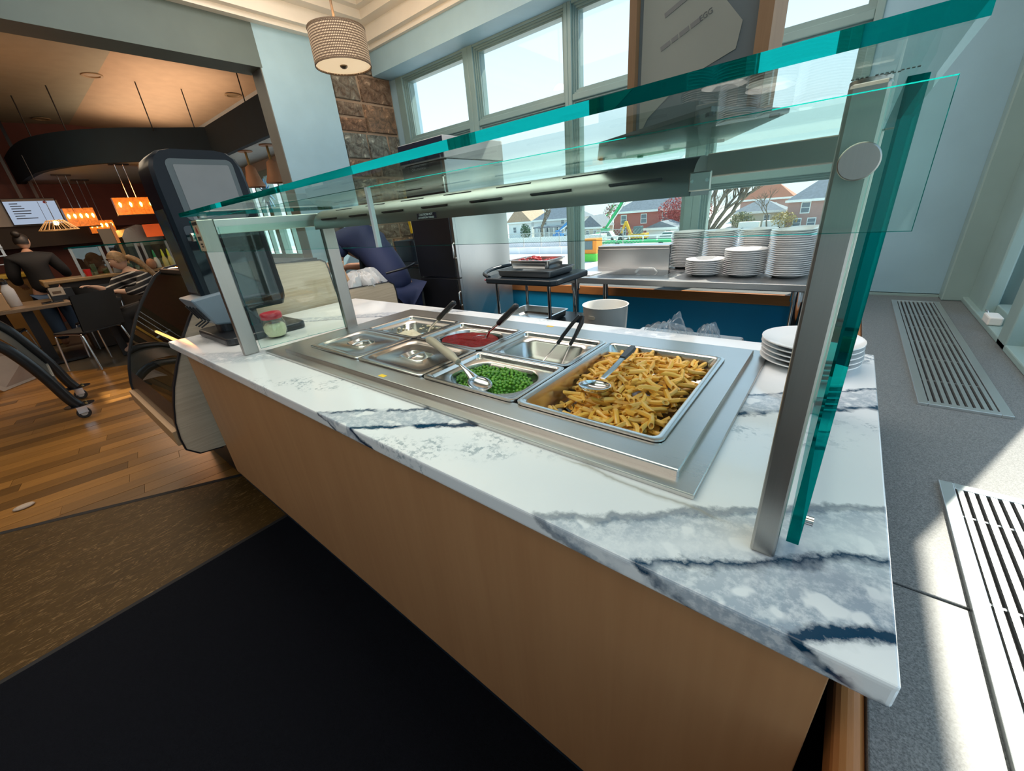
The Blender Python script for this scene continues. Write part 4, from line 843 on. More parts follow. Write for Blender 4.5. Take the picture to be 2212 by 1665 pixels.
# ================================================================ things low behind the counter
t = thing('white_bin', 'white plastic bin with a slot handle behind the counter', 'bin', (-.865, 1.75, 0)); c_ = (-.865, 1.78, 0); WB = plain('bin_white', (.60, .59, .56), .45)
G().lathe([(.09, .40), (.108, .845), (.112, .850), (.106, .850), (.102, .84), (.086, .41), (.001, .41)], c_, 36).build('bucket', WB, t, smooth=50)
for dy in (-.108,):
    g = G(); g.prism(rpoly(-.905, .795, -.865, .812, .008, 4), 'y', 1.672, 1.69); g.build('slot_handle', plain('slot_shade', (.30, .27, .22), .6), t)
G().box(-1.02, 1.64, 0.002, -.71, 1.93, .40).build('stand', STT, t)
BAG = filmmat('clear_bag', (.95, .97, .98), (.75, .80, .84), .10)
def film(name, label, c, rx, ry, rz, peak, cat='plastic bag', mat=None, seed=3):
    r2 = random.Random(seed); ph = [r2.uniform(0, 6.3) for _ in range(6)]
    def fn(u, v):
        a = 2 * PI * u; rr_ = math.sin(PI * (.5 + v * .5) if False else PI * v * .5 + .001); w = 1 + .16 * math.sin(5 * a + ph[0]) * v + .10 * math.sin(9 * a + ph[1] + 4 * v) + .07 * math.sin(13 * a + ph[2])
        z = rz * math.cos(PI * v * .5) * (1 + .22 * math.sin(3 * a + ph[3]) * v) + peak * math.exp(-((a - 1.0) % 6.28 - .3) ** 2 * 6) * math.exp(-((v - .45) ** 2) * 18)
        return (c[0] + rx * rr_ * w * math.cos(a), c[1] + ry * rr_ * w * math.sin(a), c[2] + z + .012 * math.sin(17 * a + 9 * v))
    o = G().grid(fn, 48, 12).build(name, mat or BAG, smooth=40); tag(o, label, cat); return o
t = tag(G().box(-.68, 1.45, .002, -.25, 1.80, .752).build('supply_crate', STT, bevel=.01), 'steel supply box standing behind the counter under clear bags', 'box')
film('clear_bag', 'crumpled clear plastic bag with a raised corner behind the counter', (-.50, 1.60, .753), .12, .08, .075, .06, seed=4); film('clear_bag', 'small clear plastic bag behind the counter beside the larger one', (-.345, 1.60, .753), .05, .05, .085, .02, seed=9)
film('clear_bag', 'white translucent plastic bag on the case beside the leaning server', (-2.42, 1.43, .946), .10, .14, .085, .02, mat=filmmat('milky_bag', (.9, .9, .9), (.80, .80, .80), .55), seed=21)
t = thing('takeout_bag', 'tan paper takeout bag on the display case', 'paper bag', (-2.43, 1.30, .95))
g = G(); q = lambda d, z, s: [(-2.48 + d + s * rnd.uniform(-.006, .006), 1.265 + d, z), (-2.38 - d, 1.265 + d, z + s * rnd.uniform(0, .02)), (-2.38 - d, 1.325 - d, z), (-2.48 + d, 1.325 - d, z + s * rnd.uniform(0, .02))]
g.loft([q(0, .946, 0), q(-.004, 1.0, 1), q(.01, 1.07, 1), q(.002, 1.11, 1)]); g.build('bag', plain('tan_paper', (.50, .30, .17), .7, bump=.5, bscale=40), t); G().box(-2.485, 1.262, .955, -2.377, 1.328, .972).build('red_stripe', plain('red_band', (.35, .03, .03), .5), t)
# ================================================================ people
SKIN = plain('skin', (.46, .25, .17), .5, var=.06); SKIN2 = plain('skin_light', (.58, .36, .26), .5, var=.06)
def skin(name, nodes, edges, mat, parent, sub=2):
    me = bpy.data.meshes.new(name); me.from_pydata([q[0] for q in nodes], edges, []); me.materials.append(mat)
    o = bpy.data.objects.new(name, me); COL.objects.link(o); sk = o.modifiers.new('skin', 'SKIN'); sk.use_smooth_shade = True; ss = o.modifiers.new('subsurf', 'SUBSURF'); ss.levels = ss.render_levels = sub
    for v, q in zip(me.skin_vertices[0].data, nodes): v.radius = (q[1], q[2] if len(q) > 2 else q[1])
    me.skin_vertices[0].data[0].use_root = True
    o.parent = parent
    if parent.parent is None: o.matrix_parent_inverse = parent.matrix_basis.inverted()
    return o
def hand_nodes(nodes, edges, wi, d, sd, up, s=1.0):
    """palm and five fingers growing from wrist node wi"""
    w = Vector(nodes[wi][0]); pi_ = len(nodes); nodes.append((w + d * .045 * s, .026 * s, .016 * s)); edges.append((wi, pi_)); ki = len(nodes); nodes.append((w + d * .085 * s, .030 * s, .013 * s)); edges.append((pi_, ki))
    for k, (o_, L_) in enumerate(((-.027, .062), (-.009, .072), (.009, .068), (.026, .052))):
        a = len(nodes); nodes.append((w + d * .10 * s + sd * o_ * s, .0085 * s)); b2 = len(nodes); nodes.append((w + d * (.10 + L_ * .55) * s + sd * o_ * 1.05 * s - up * .012 * s, .0078 * s)); c2 = len(nodes); nodes.append((w + d * (.10 + L_ * .85) * s + sd * o_ * 1.05 * s - up * .034 * s, .0065 * s)); edges += [(ki, a), (a, b2), (b2, c2)]
    a = len(nodes); nodes.append((w + d * .05 * s - sd * .036 * s - up * .006 * s, .0105 * s)); b2 = len(nodes); nodes.append((w + d * .085 * s - sd * .046 * s - up * .02 * s, .0085 * s)); edges += [(pi_, a), (a, b2)]
def head(parent, c, fwd, up, hairm, skinm, s=1.0, hairlen=0, bun=False):
    """head with face features and hair, centre c, looking along fwd"""
    c = Vector(c); f = Vector(fwd).normalized(); u = Vector(up); r = f.cross(u).normalized(); u = r.cross(f).normalized(); M4 = Matrix(((r.x, f.x, u.x, c.x), (r.y, f.y, u.y, c.y), (r.z, f.z, u.z, c.z), (0, 0, 0, 1)))
    def fn(uu, vv):
        a = 2 * PI * uu; p_ = PI * vv; x = math.sin(p_) * math.cos(a) * .074; y = math.sin(p_) * math.sin(a) * .092; z = -math.cos(p_) * .112
        if z < -.02: k = (-z - .02) / .092; x *= 1 - .30 * k; y = y * (1 - .12 * k) + .012 * k
        if y > .06 and abs(x) < .02: y += .016 * math.exp(-((z + .012) / .022) ** 2) * math.exp(-(x / .010) ** 2)
        if y > .03: y -= .010 * math.exp(-((z - .012) / .014) ** 2) * (math.exp(-((abs(x) - .03) / .014) ** 2))
        return M4 @ Vector((x * s, y * s, z * s))
    g = G().grid(fn, 28, 22); g.build('head', skinm, parent, smooth=180)
    for sx_ in (-1, 1):
        g = G().sphere((0, 0, 0), .010 * s, 10, 8); g.v = [tuple(M4 @ (Vector(p) + Vector((sx_ * .030 * s, .078 * s, .010 * s)))) for p in g.v]; g.build('eye', WHITE, parent, smooth=180)
        g = G().sphere((0, 0, 0), .022 * s, 8, 6, .35, .7, 1.2); g.v = [tuple(M4 @ (Vector(p) + Vector((sx_ * .074 * s, -.004 * s, -.006 * s)))) for p in g.v]; g.build('ear', skinm, parent, smooth=180)
    g = G().sphere((0, 0, 0), .018 * s, 10, 6, 1, .25, .28); g.v = [tuple(M4 @ (Vector(p) + Vector((0, .088 * s, -.050 * s)))) for p in g.v]; g.build('mouth', plain('lips', (.35, .12, .10), .5), parent, smooth=180)
    def hf(uu, vv):
        a = 2 * PI * uu; p_ = PI * (.02 + .60 * vv); x = math.sin(p_) * math.cos(a) * .082; y = math.sin(p_) * math.sin(a) * .100; z = math.cos(p_) * .122 + .004
        if y > .02: z = max(z, .045 + .02 * math.cos(3 * a))
        return M4 @ Vector((x * s, (y - .006) * s, z * s))
    h = G().grid(hf, 28, 14)
    h.build('hair', hairm, parent, smooth=180)
    return M4
NAVYC = plain('navy_cloth', (.012, .022, .075), .75, bump=.3, bscale=14); APRON = plain('dark_apron', (.022, .03, .034), .7, bump=.2, bscale=12); HAIRD = plain('dark_hair', (.012, .009, .008), .5, var=.3, scale=80)
t = thing('person', 'server in a navy top and dark apron bending over behind the case', 'person', (-2.66, 1.85, 0))
V = Vector
nd = [(V((-2.68, 1.86, .90)), .13, .11), (V((-2.76, 1.85, 1.02)), .125, .10), (V((-2.90, 1.84, 1.15)), .135, .11), (V((-3.04, 1.83, 1.22)), .12, .10), (V((-3.16, 1.82, 1.235)), .05), (V((-3.22, 1.82, 1.235)), .045),
      (V((-3.02, 1.67, 1.19)), .055), (V((-3.00, 1.60, 1.03)), .045), (V((-3.15, 1.52, 1.02)), .038), (V((-3.27, 1.46, 1.03)), .028),
      (V((-3.02, 2.00, 1.19)), .055), (V((-3.06, 2.05, 1.0)), .045), (V((-3.20, 1.95, .98)), .036), (V((-3.30, 1.86, .99)), .028),
      (V((-2.66, 1.77, .80)), .085), (V((-2.68, 1.76, .46)), .06), (V((-2.64, 1.76, .08)), .042), (V((-2.74, 1.75, .035)), .035), (V((-2.64, 1.95, .80)), .085), (V((-2.62, 1.96, .46)), .06), (V((-2.56, 1.96, .08)), .042), (V((-2.66, 1.97, .035)), .035)]
ed = [(0, 1), (1, 2), (2, 3), (3, 4), (4, 5), (3, 6), (6, 7), (7, 8), (8, 9), (3, 10), (10, 11), (11, 12), (12, 13), (0, 14), (14, 15), (15, 16), (16, 17), (0, 18), (18, 19), (19, 20), (20, 21)]
hand_nodes(nd, ed, 9, V((-.8, -.45, -.3)).normalized(), V((.3, -.8, .2)).normalized(), V((0, 0, 1)), 1.0); hand_nodes(nd, ed, 13, V((-.8, -.45, -.2)).normalized(), V((.3, -.8, .2)).normalized(), V((0, 0, 1)), 1.0)
skin('body', nd, ed, SKIN, t)
skin('top', [(V((-2.645, 1.865, .80)), .115, .10), (V((-2.655, 1.86, .88)), .16, .135), (V((-2.745, 1.855, 1.03)), .155, .13), (V((-2.89, 1.845, 1.16)), .165, .14), (V((-3.04, 1.83, 1.225)), .145, .125), (V((-3.12, 1.825, 1.235)), .08), (V((-3.02, 1.66, 1.19)), .085), (V((-3.005, 1.60, 1.08)), .068), (V((-3.02, 2.01, 1.19)), .085), (V((-3.055, 2.055, 1.07)), .068)], [(0, 1), (1, 2), (2, 3), (3, 4), (4, 5), (4, 6), (6, 7), (4, 8), (8, 9)], NAVYC, t)
skin('trousers', [(V((-2.66, 1.86, .86)), .15, .13), (V((-2.655, 1.77, .78)), .10), (V((-2.68, 1.76, .46)), .08), (V((-2.64, 1.76, .10)), .07), (V((-2.635, 1.95, .78)), .10), (V((-2.62, 1.96, .46)), .08), (V((-2.56, 1.96, .10)), .07)], [(0, 1), (1, 2), (2, 3), (0, 4), (4, 5), (5, 6)], NAVYC, t)
g = G(); g.grid(lambda u, v: (-2.83 - .03 * math.sin(u * PI) - .10 * (1 - v), 1.70 + .30 * u, .70 + .40 * v), 8, 10); g.build('apron', APRON, t, smooth=60)
G().tube(bez([(-2.56, 1.72, .97), (-2.50, 1.86, .99), (-2.58, 2.0, 1.0)], 6), .008, 8).build('apron_string', BLACK, t, smooth=60)
head(t, (-3.30, 1.82, 1.235), (-.75, -.12, -.65), (-.65, 0, .75), HAIRD, SKIN)
# ================================================================ café beyond the beam: shell
VAULT = plain('warm_vault', (.46, .33, .22), .75, var=.05, obj=False); VAULT2 = plain('grey_vault', (.30, .28, .21), .75, var=.05, obj=False)
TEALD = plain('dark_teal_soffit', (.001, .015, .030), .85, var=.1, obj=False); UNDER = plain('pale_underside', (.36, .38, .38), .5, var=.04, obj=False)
RUST = plain('rust_wall', (.15, .035, .02), .6, var=.1, obj=False); BROWN = plain('brown_bulkhead', (.045, .03, .018), .6, var=.1, obj=False)
struct(G().hexa([(-12.6, 1.85, 3.55), (-4.5, 1.85, 3.55), (-4.5, 3.75, 3.42), (-12.6, 3.75, 3.42), (-12.6, 1.85, 3.62), (-4.5, 1.85, 3.62), (-4.5, 3.75, 3.5), (-12.6, 3.75, 3.5)]).build('ceiling.001', VAULT))
struct(G().hexa([(-12.6, -3.4, 3.30), (-3.66, -3.4, 3.30), (-3.66, 1.85, 3.55), (-12.6, 1.85, 3.55), (-12.6, -3.4, 3.5), (-3.66, -3.4, 3.5), (-3.66, 1.85, 3.62), (-12.6, 1.85, 3.62)]).build('ceiling.002', VAULT2))
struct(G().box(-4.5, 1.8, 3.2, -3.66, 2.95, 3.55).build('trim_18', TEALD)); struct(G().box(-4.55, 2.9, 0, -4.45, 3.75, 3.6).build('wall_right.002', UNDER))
struct(G().box(-12.6, -3.45, 0, -12.2, 3.75, 3.6).build('wall_left.002', RUST))
struct(G().box(-12.6, -3.45, 0, -3.66, -3.3, 3.6).build('wall_front.001', RUST))
sp_ = bez([(-12.3, .78, 0), (-11.0, .85, 0), (-10.1, 1.0, 0), (-9.4, 1.35, 0), (-8.93, 1.85, 0), (-8.66, 2.4, 0), (-8.40, 2.86, 0)], 8)
g = G(); ln = [(p.x, p.y) for p in sp_]; off = [(x - .03, y + .08) for x, y in ln]
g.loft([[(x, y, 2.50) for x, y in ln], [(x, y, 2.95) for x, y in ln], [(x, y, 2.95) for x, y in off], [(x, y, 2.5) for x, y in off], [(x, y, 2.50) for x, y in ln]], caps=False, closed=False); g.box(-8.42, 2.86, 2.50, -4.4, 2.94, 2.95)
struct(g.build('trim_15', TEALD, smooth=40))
struct(G().prism(off + [(-4.5, 2.9), (-4.5, 3.7), (-12.3, 3.7)], 'z', 2.505, 2.52).build('ceiling.003', UNDER))
wb_ = G(); wb_.box(-12.3, 3.6, 0, -4.5, 3.75, .85); wb_.box(-12.3, 3.6, 2.36, -4.5, 3.75, 3.6); wb_.box(-12.3, 3.6, .8, -9.6, 3.75, 2.4); struct(wb_.build('wall_back.002', UNDER))
for k in range(5):
    x0 = -9.6 + k * 1.0; wn = thing('window_%d' % (k + 11), '', '', (x0, 3.66, .85), kind='structure'); g = G()
    for a, d in ((x0, .08), (x0 + .91, .08)): g.box(a, 3.58, .85, a + d, 3.72, 2.36)
    g.box(x0 + .08, 3.58, .85, x0 + .91, 3.72, .92); g.box(x0 + .08, 3.58, 2.26, x0 + .91, 3.72, 2.36); g.box(x0 + .47, 3.62, .92, x0 + .52, 3.70, 2.26); g.build('frame', FRAME, wn)
    for a in (x0 + .08, x0 + .52): G().box(a, 3.66, .92, a + .39, 3.666, 2.26).build('pane', WGLASS, wn)
# hanging wires of the curved soffit and round downlights in the vault
for k, (x_, y_, zt) in enumerate(((-8.69, 2.25, 3.52), (-9.49, 1.38, 3.53), (-10.16, 1.05, 3.50), (-8.58, 2.78, 3.48), (-6.77, 2.90, 3.47))):
    o = G().cyl((x_, y_, 2.9), (x_, y_, zt), .008, None, 6).build('suspension_wire', BLACK); struct(o)
for k, (x_, y_, z_, lab_) in enumerate(((-8.75, 1.8, 3.545, 'round recessed downlight near the ridge of the grey vault'), (-8.35, 3.42, 3.435, 'round recessed downlight in the warm side of the vault'), (-11.7, 1.45, 3.52, 'small recessed downlight far back in the grey vault'))):
    t = thing('downlight', lab_, 'light', (x_, y_, z_), 'vault downlights'); G().lathe([(.12, 0), (.12, -.012), (.09, -.012), (.085, .0)], (x_, y_, z_), 20, False).build('trim_ring', plain('downlight_ring', (.32, .22, .12), .5), t, smooth=40); G().lathe([(.001, .0), (.088, -.002)], (x_, y_, z_), 20, False).build('lens', plain('downlight_lens', (.25, .17, .09), .4), t)
# ---------------------------------------------------------------- drum pendant over the counter
t = thing('drum_pendant', 'woven drum pendant lamp hanging from the tray ceiling', 'lamp', (-2.62, 1.73, 2.2))
b = N('woven_shade'); p = b.pos(); sx = b.n('SeparateXYZ'); b.set(sx.inputs[0], p); an = b.math('ARCTAN2', sx.outputs[1], sx.outputs[0])
dots = b.math('MULTIPLY', b.math('GREATER_THAN', b.math('SINE', b.math('MULTIPLY', an, 110.0)), -.2), b.math('GREATER_THAN', b.math('SINE', b.math('MULTIPLY', sx.outputs[2], 520.0)), -.2))
c = b.mix(dots, (.10, .055, .03), (.52, .42, .30)); bs = b.pbr(c, .8); b.set(bs.inputs['Emission Color'], (1, .62, .30)); b.set(bs.inputs['Emission Strength'], b.math('MULTIPLY', dots, .16)); SHADE = b.m
L0 = (-2.60, 1.75)
g = G(); g.lathe([(.163, 0), (.163, .175), (.159, .175), (.159, 0), (.163, 0)], (0, 0, 0), 56, False); o = g.build('shade', SHADE, t, smooth=40, local=True); o.location = (0, 0, .0)
t.location = (L0[0], L0[1], 2.195)
for z_ in (0, .175): G().lathe([(.1645, z_ - .004), (.1645, z_ + .004), (.159, z_ + .004), (.159, z_ - .004), (.1645, z_ - .004)], (0, 0, 0), 48, False).build('rim_band', plain('rim_brown', (.12, .07, .035), .6), t, smooth=40, local=True)
b = N('lamp_diffuser'); bs = b.pbr((.75, .66, .52), .6); b.set(bs.inputs['Emission Color'], (1, .72, .42)); bs.inputs['Emission Strength'].default_value = .42; DIFF = b.m
G().lathe([(.001, .004), (.159, .006)], (0, 0, 0), 48, False).build('diffuser', DIFF, t, local=True)
G().lathe([(.001, -.012), (.012, -.010), (.022, -.002), (.022, .004)], (0, 0, 0), 20, False).build('finial', plain('bronze', (.18, .13, .08), .35, .8), t, smooth=50, local=True)
G().cyl((0, 0, .1), (0, 0, .81), .007, None, 10).build('stem', plain('bronze_stem', (.12, .08, .05), .4, .7), t, local=True); G().lathe([(.06, .81), (.055, .79), (.001, .79)], (0, 0, 0), 20, False).build('canopy', WHITE, t, smooth=40, local=True)
light('POINT', 'drum_pendant_bulb', 16, (1, .66, .36), (L0[0], L0[1], 2.40), size=.06)
# ---------------------------------------------------------------- bells and star by the far window
BELL = plain('terracotta_bell', (.33, .17, .095), .6)
for x_, y_, lab_ in ((-7.55, 3.02, 'terracotta bell ornament hanging under the soffit beside the kiosk'), (-6.95, 3.10, 'terracotta bell ornament partly behind the grey pier')):
    t = thing('bell_ornament', lab_, 'ornament', (x_, y_, 2.1), 'hanging bell ornaments')
    G().lathe([(.14, .0), (.145, .02), (.11, .10), (.085, .2), (.07, .28), (.03, .31), (.001, .31)], (x_, y_, 2.0), 20, False).build('bell', BELL, t, smooth=50); G().cyl((x_, y_, 2.31), (x_, y_, 2.50), .018, None, 8).build('hanger', plain('gilt', (.22, .15, .05), .4, .6), t); G().lathe([(.001, .49), (.10, .49), (.10, .503), (.001, .503)], (x_, y_, 2.0), 16).build('ceiling_rose', BELL, t)
g = G(); ps = []
for k in range(28): a = 2 * PI * k / 28; r_ = .26 if k % 2 == 0 else .10; r_ *= (1.25 if PI < a < 2 * PI else .9); ps.append((-8.55 + r_ * math.cos(a), 2.0 + r_ * math.sin(a)))
g.prism(ps, 'y', 3.55, 3.57); tag(g.build('star_decoration', plain('blue_star', (.12, .35, .62), .4)), 'blue starburst decoration on the window behind the bells', 'decoration')
# ---------------------------------------------------------------- menu screen
t = thing('menu_screen', 'wide menu screen hanging over the far café counter', 'screen', (-11.5, .77, 1.81)); X_ = -11.5
K_ = 1.095; _n = len(bpy.data.objects)
G().box(X_ - .06, .40, 1.755, X_, 1.0, 2.15).build('casing', BLACK, t, bevel=.006)
b = N('menu_display'); e_ = b.n('Emission'); b.set(e_.inputs[0], (.30, .36, .46)); e_.inputs[1].default_value = .8; MENU = b.end(e_.outputs[0])
G().box(X_, .412, 1.767, X_ + .003, .988, 2.138).build('display', MENU, t); G().box(X_ + .003, .785, 1.767, X_ + .004, .79, 2.10).build('divider', BLACK, t)
G().box(X_ + .003, .412, 2.105, X_ + .004, .988, 2.138).build('header_band', plain('header_tan', (.30, .27, .22), .5), t)
for k in range(7): G().box(X_ + .003, .47, 2.065 - k * .036, X_ + .004, .47 + (.09, .12, .14, .20, .19, .11, .24)[k], 2.077 - k * .036).build('menu_line', INK, t)
for y_, z_ in ((.87, 2.085), (.93, 1.80), (.87, 1.79)): G().lathe([(.001, 0), (.024, 0)], (0, 0, 0), 14, False); g = G(); g.prism([(y_ + .024 * math.cos(2 * PI * k / 12), z_ + .02 * math.sin(2 * PI * k / 12)) for k in range(12)], 'x', X_ + .003, X_ + .004); g.build('red_badge', plain('menu_red', (.5, .06, .08), .5), t)
G().box(X_ - .04, .62, 2.15, X_ - .02, .66, 3.4).build('hanger', BLACK, t); G().box(X_ - .04, .80, 2.15, X_ - .02, .84, 3.4).build('hanger', BLACK, t)
for ch in t.children: ch.matrix_parent_inverse = t.matrix_basis.inverted() @ Matrix.Translation((0, 0, 1.3)) @ Matrix.Diagonal((1, K_, K_, 1)) @ Matrix.Translation((0, 0, -1.3))
tag(G().box(-11.62, -.2, 1.79, -11.59, 1.12, 2.20).build('back_board', plain('white_board', (.62, .58, .52), .5), bevel=.003), 'white panel behind the menu screen', 'panel')
# bulkhead over the kitchen and back furnishing
struct(G().box(-12.25, -2.5, 1.43, -11.65, 1.70, 1.79).build('trim_16', BROWN)); struct(G().box(-12.2, -3, 1.72, -12.0, 4.0, 2.5).build('trim_17', RUST))
t = thing('pizza_oven', 'dark steel oven with curved hood behind the far café counter', 'oven', (-10, 1.9, 0)); G().box(-10.6, 1.50, .002, -9.7, 2.05, 1.30).build('body', plain('oven_dark', (.05, .045, .04), .35, .6), t, bevel=.01)
G().prism([(1.50, 1.30), (2.05, 1.30), (2.05, 1.48), (1.95, 1.60), (1.75, 1.64), (1.58, 1.58), (1.50, 1.46)], 'x', -10.6, -9.7).build('hood', steelmat('oven_hood', (.40, .36, .32), .25), t, smooth=30)
for y_ in (1.56, 1.80): G().box(-9.7, y_, 1.0, -9.69, y_ + .19, 1.28).build('door', BLACKG, t)
struct(G().box(-9.35, 2.02, 0, -9.0, 2.25, 2.5).build('wall_left.003', plain('white_pier', (.55, .52, .50), .6, obj=False)))
t = thing('notice_stand', 'wooden upright with a dark framed notice beside the oven', 'notice', (-9.58, 1.4, 0)); G().box(-9.6, 1.39, .002, -9.55, 1.43, 1.68).build('upright', OAK, t); G().box(-9.60, 1.22, 1.34, -9.57, 1.39, 1.60).build('framed_notice', plain('grey_frame', (.10, .09, .07), .5), t, bevel=.004)
# ---------------------------------------------------------------- far serving line
BARW = woodmat('bar_wood', (.20, .11, .04), (.40, .26, .12), .35, (.5, 5, 5), 8)
t = thing('cafe_counter', 'long café serving counter with wooden bar top', 'counter', (-8.3, 1.0, 0))
G().box(-8.62, .30, .93, -7.95, 1.95, .975).build('bar_top', BARW, t, bevel=.01); G().box(-8.55, .45, .002, -8.1, 1.95, .93).build('body', plain('bar_body', (.05, .03, .018), .5), t); G().box(-8.62, .28, .90, -7.93, .32, .98).build('rounded_edge', BARW, t, bevel=.012)
t = thing('yellow_counter', 'low ochre-fronted counter with a yellow top at the frame edge', 'counter', (-9.7, -.2, 0))
G().box(-10.2, -1.6, .002, -9.30, .24, 1.02).build('body', plain('ochre_front', (.22, .105, .02), .5), t); G().box(-10.25, -1.62, 1.02, -9.27, .26, 1.075).build('top', plain('yellow_top', (.55, .34, .03), .4), t, bevel=.006)
for k in range(3): G().box(-10.20, -1.6, 1.20 + k * .12, -9.85, .15, 1.215 + k * .12).build('rack_shelf', STEEL, t)
for y_ in (-1.2, -.4, .12): G().box(-10.20, y_, 1.075, -10.17, y_ + .03, 1.5).build('rack_upright', STEEL, t)
def fguard(y0, y1, lab_):
    t = thing('cafe_food_guard', lab_, 'food guard', (-8.1, (y0 + y1) / 2, .975), 'glass food guards on the café counter')
    G().box(-8.06, y0, .976, -8.02, y0 + .03, 1.34).build('upright', STEELZ, t); G().box(-8.06, y1 - .03, .976, -8.02, y1, 1.34).build('upright', STEELZ, t); G().box(-8.5, y0, 1.34, -7.98, y1, 1.355).build('top_shelf', GEDGE, t); G().box(-8.045, y0 + .03, 1.02, -8.038, y1 - .03, 1.335).build('front_glass', glassmat('greenish_glass', (.66, .80, .74), .08), t)
fguard(.66, .98, 'glass food guard over the red cup'); fguard(1.02, 1.36, 'glass food guard behind the striped woman'); fguard(1.40, 1.72, 'glass food guard with bottles in front')
light('AREA', 'cafe_counter_lamp', 7, (1, .9, .74), (-8.45, 1.15, 1.95), rot=(0, 0, 0), size=(.3, 1.2))
tag(G().lathe([(.03, 0), (.038, .09), (.034, .09), (.028, .005), (.001, .005)], (-7.99, .73, .976), 14).build('red_cup', plain('red_cup', (.6, .02, .015), .35), smooth=40), 'small red cup on the café bar top', 'cup')
for k in range(16):
    y_ = .72 + k * .058; r_ = rnd.uniform(.024, .04); hh = rnd.uniform(.05, .15); col_ = rnd.choice(((.45, .40, .28), (.12, .16, .06), (.35, .20, .06), (.5, .48, .42), (.25, .06, .03)))
    tag(G().lathe([(r_ * .8, 0), (r_, hh * .7), (r_ * .9, hh), (.001, hh)], (-8.25 - rnd.uniform(0, .12), y_, .976), 12).build('food_tub', plain('tub_%d' % k, col_, .5), smooth=40), ['small food tub nearest the red cup inside the glass guard', 'small food tub in the line inside the café food guards', 'small food tub nearest the bottles inside the glass guard'][0 if k == 0 else 2 if k == 15 else 1], 'tub', 'food tubs in the café guard')
for k, (y_, cc, lab_) in enumerate(((1.50, (.02, .22, .08), 'sauce bottle with a dark green cap on the café counter'), (1.60, (.45, .50, .03), 'sauce bottle with a lime cap on the café counter, in the middle'), (1.67, (.50, .55, .03), 'sauce bottle with a lime cap beside the kiosk edge'))):
    t = thing('sauce_bottle', lab_, 'bottle', (-7.975, y_, .976), 'sauce bottles'); c_ = (-7.99, y_, .976)
    G().lathe([(.034, 0), (.036, .01), (.036, .10), (.02, .14), (.016, .15), (.001, .15)], c_, 14).build('body', plain('bottle_%d' % k, (.42, .45, .40) if k == 0 else (.40, .36, .12), .3), t, smooth=50); G().lathe([(.018, .148), (.016, .19), (.007, .25), (.001, .25)], c_, 12).build('cap', plain('cap_%d' % k, cc, .4), t, smooth=50)
tag(G().sphere((-7.96, 1.42, 1.04), .065, 14, 10, .8, .9, 1.2).build('nut_bag', plain('nut_brown', (.30, .14, .07), .6, bump=.8, bscale=60), smooth=180), 'rounded brown bag of nuts beside the sauce bottles', 'bag')
t = thing('tilted_tablet', 'dark tablets leaning along the café bar top', 'tablet', (-7.97, 1.0, .976)); G().hexa([(-7.99, .98, .977), (-7.955, .98, .977), (-7.955, 1.18, .977), (-7.99, 1.18, .977), (-8.012, 1.0, 1.06), (-8.002, 1.0, 1.06), (-8.002, 1.16, 1.06), (-8.012, 1.16, 1.06)]).build('screen', BLACKG, t); G().box(-8.01, 1.0, .976, -7.95, 1.16, .98).build('foot', BLACK, t)
# ---------------------------------------------------------------- glowing pendants
b = N('amber_glass'); f = b.noise(b.pos(obj=False), 26, 3, .6); bs = b.pbr(b.mix(f, (.40, .08, .01), (.75, .24, .03)), .25); b.set(bs.inputs['Emission Color'], (1, .22, .02)); b.set(bs.inputs['Emission Strength'], b.math('MULTIPLY', f, .75)); AMBER = b.m
FIL = emit('filament', (1, .62, .14), 9.0); PINK = plain('pink_glass', (.52, .30, .24), .3)
def cage(cx, cy, z0, w, d, h, lab_, top, bulbs):
    t = thing('amber_pendant', lab_, 'lamp', (cx, cy, z0), 'amber glass pendants')
    for (ya, yb) in ((cy - w / 2, cy - w / 6 - .004), (cy - w / 6 + .004, cy + w / 6 - .004), (cy + w / 6 + .004, cy + w / 2)):
        for xs in (-d / 2, d / 2): G().box(cx + xs - .004, ya, z0, cx + xs + .004, yb, z0 + h).build('glass_panel', AMBER, t)
    for ys in (-w / 2, w / 2): G().box(cx - d / 2, cy + ys - .004, z0, cx + d / 2, cy + ys + .004, z0 + h).build('end_panel', PINK, t)
    for k in range(bulbs): yy = cy - w / 2 + w * (k + .5) / bulbs; G().lathe([(.006, 0), (.016, .03), (.018, .05), (.001, .075)], (cx + d / 2 + .012, yy, z0 + h * .45), 10).build('bulb', FIL, t, smooth=60)
    G().box(cx - d / 2 - .01, cy - w / 2 - .01, z0 - .012, cx + d / 2 + .02, cy + w / 2 + .01, z0).build('base_rail', plain('dark_rail', (.03, .02, .015), .4, .6), t)
    for ys in (-.05, .05): G().cyl((cx, cy + ys, z0 + h * .6), (cx, cy + ys, top), .007, None, 8).build('hang_rod', CHROME, t)
    G().box(cx - .04, cy - .12, top, cx + .04, cy + .12, top + .02).build('ceiling_plate', BLACK, t)
cage(-10.6, 1.22, 1.69, .38, .2, .29, 'amber glass pendant nearest the menu screen', 2.485, 5); cage(-11.3, 1.52, 1.58, .36, .2, .22, 'smaller amber glass pendant behind the first', 2.485, 5); cage(-9.2, 1.76, 1.77, .52, .08, .25, 'long pink and amber pendant with glowing bulbs beside the kiosk', 2.485, 4)
tag(G().box(-9.36, 1.76, 1.42, -9.345, 2.019, 1.62).build('orange_panel', plain('orange_panel', (.75, .13, .02), .4), bevel=.003), 'plain orange panel below the long pendant by the white pier', 'panel'); tag(G().box(-12.2, 2.2, 2.05, -12.17, 2.7, 2.32).build('red_banner', plain('red_panel', (.55, .05, .015), .4), bevel=.003), 'red banner hanging behind the long pendant', 'banner')
t = thing('wicker_pendant', 'open wicker pendant with a glowing bulb under the menu screen', 'lamp', (-8.6, .70, 1.58)); WK = plain('wicker', (.36, .20, .07), .6)
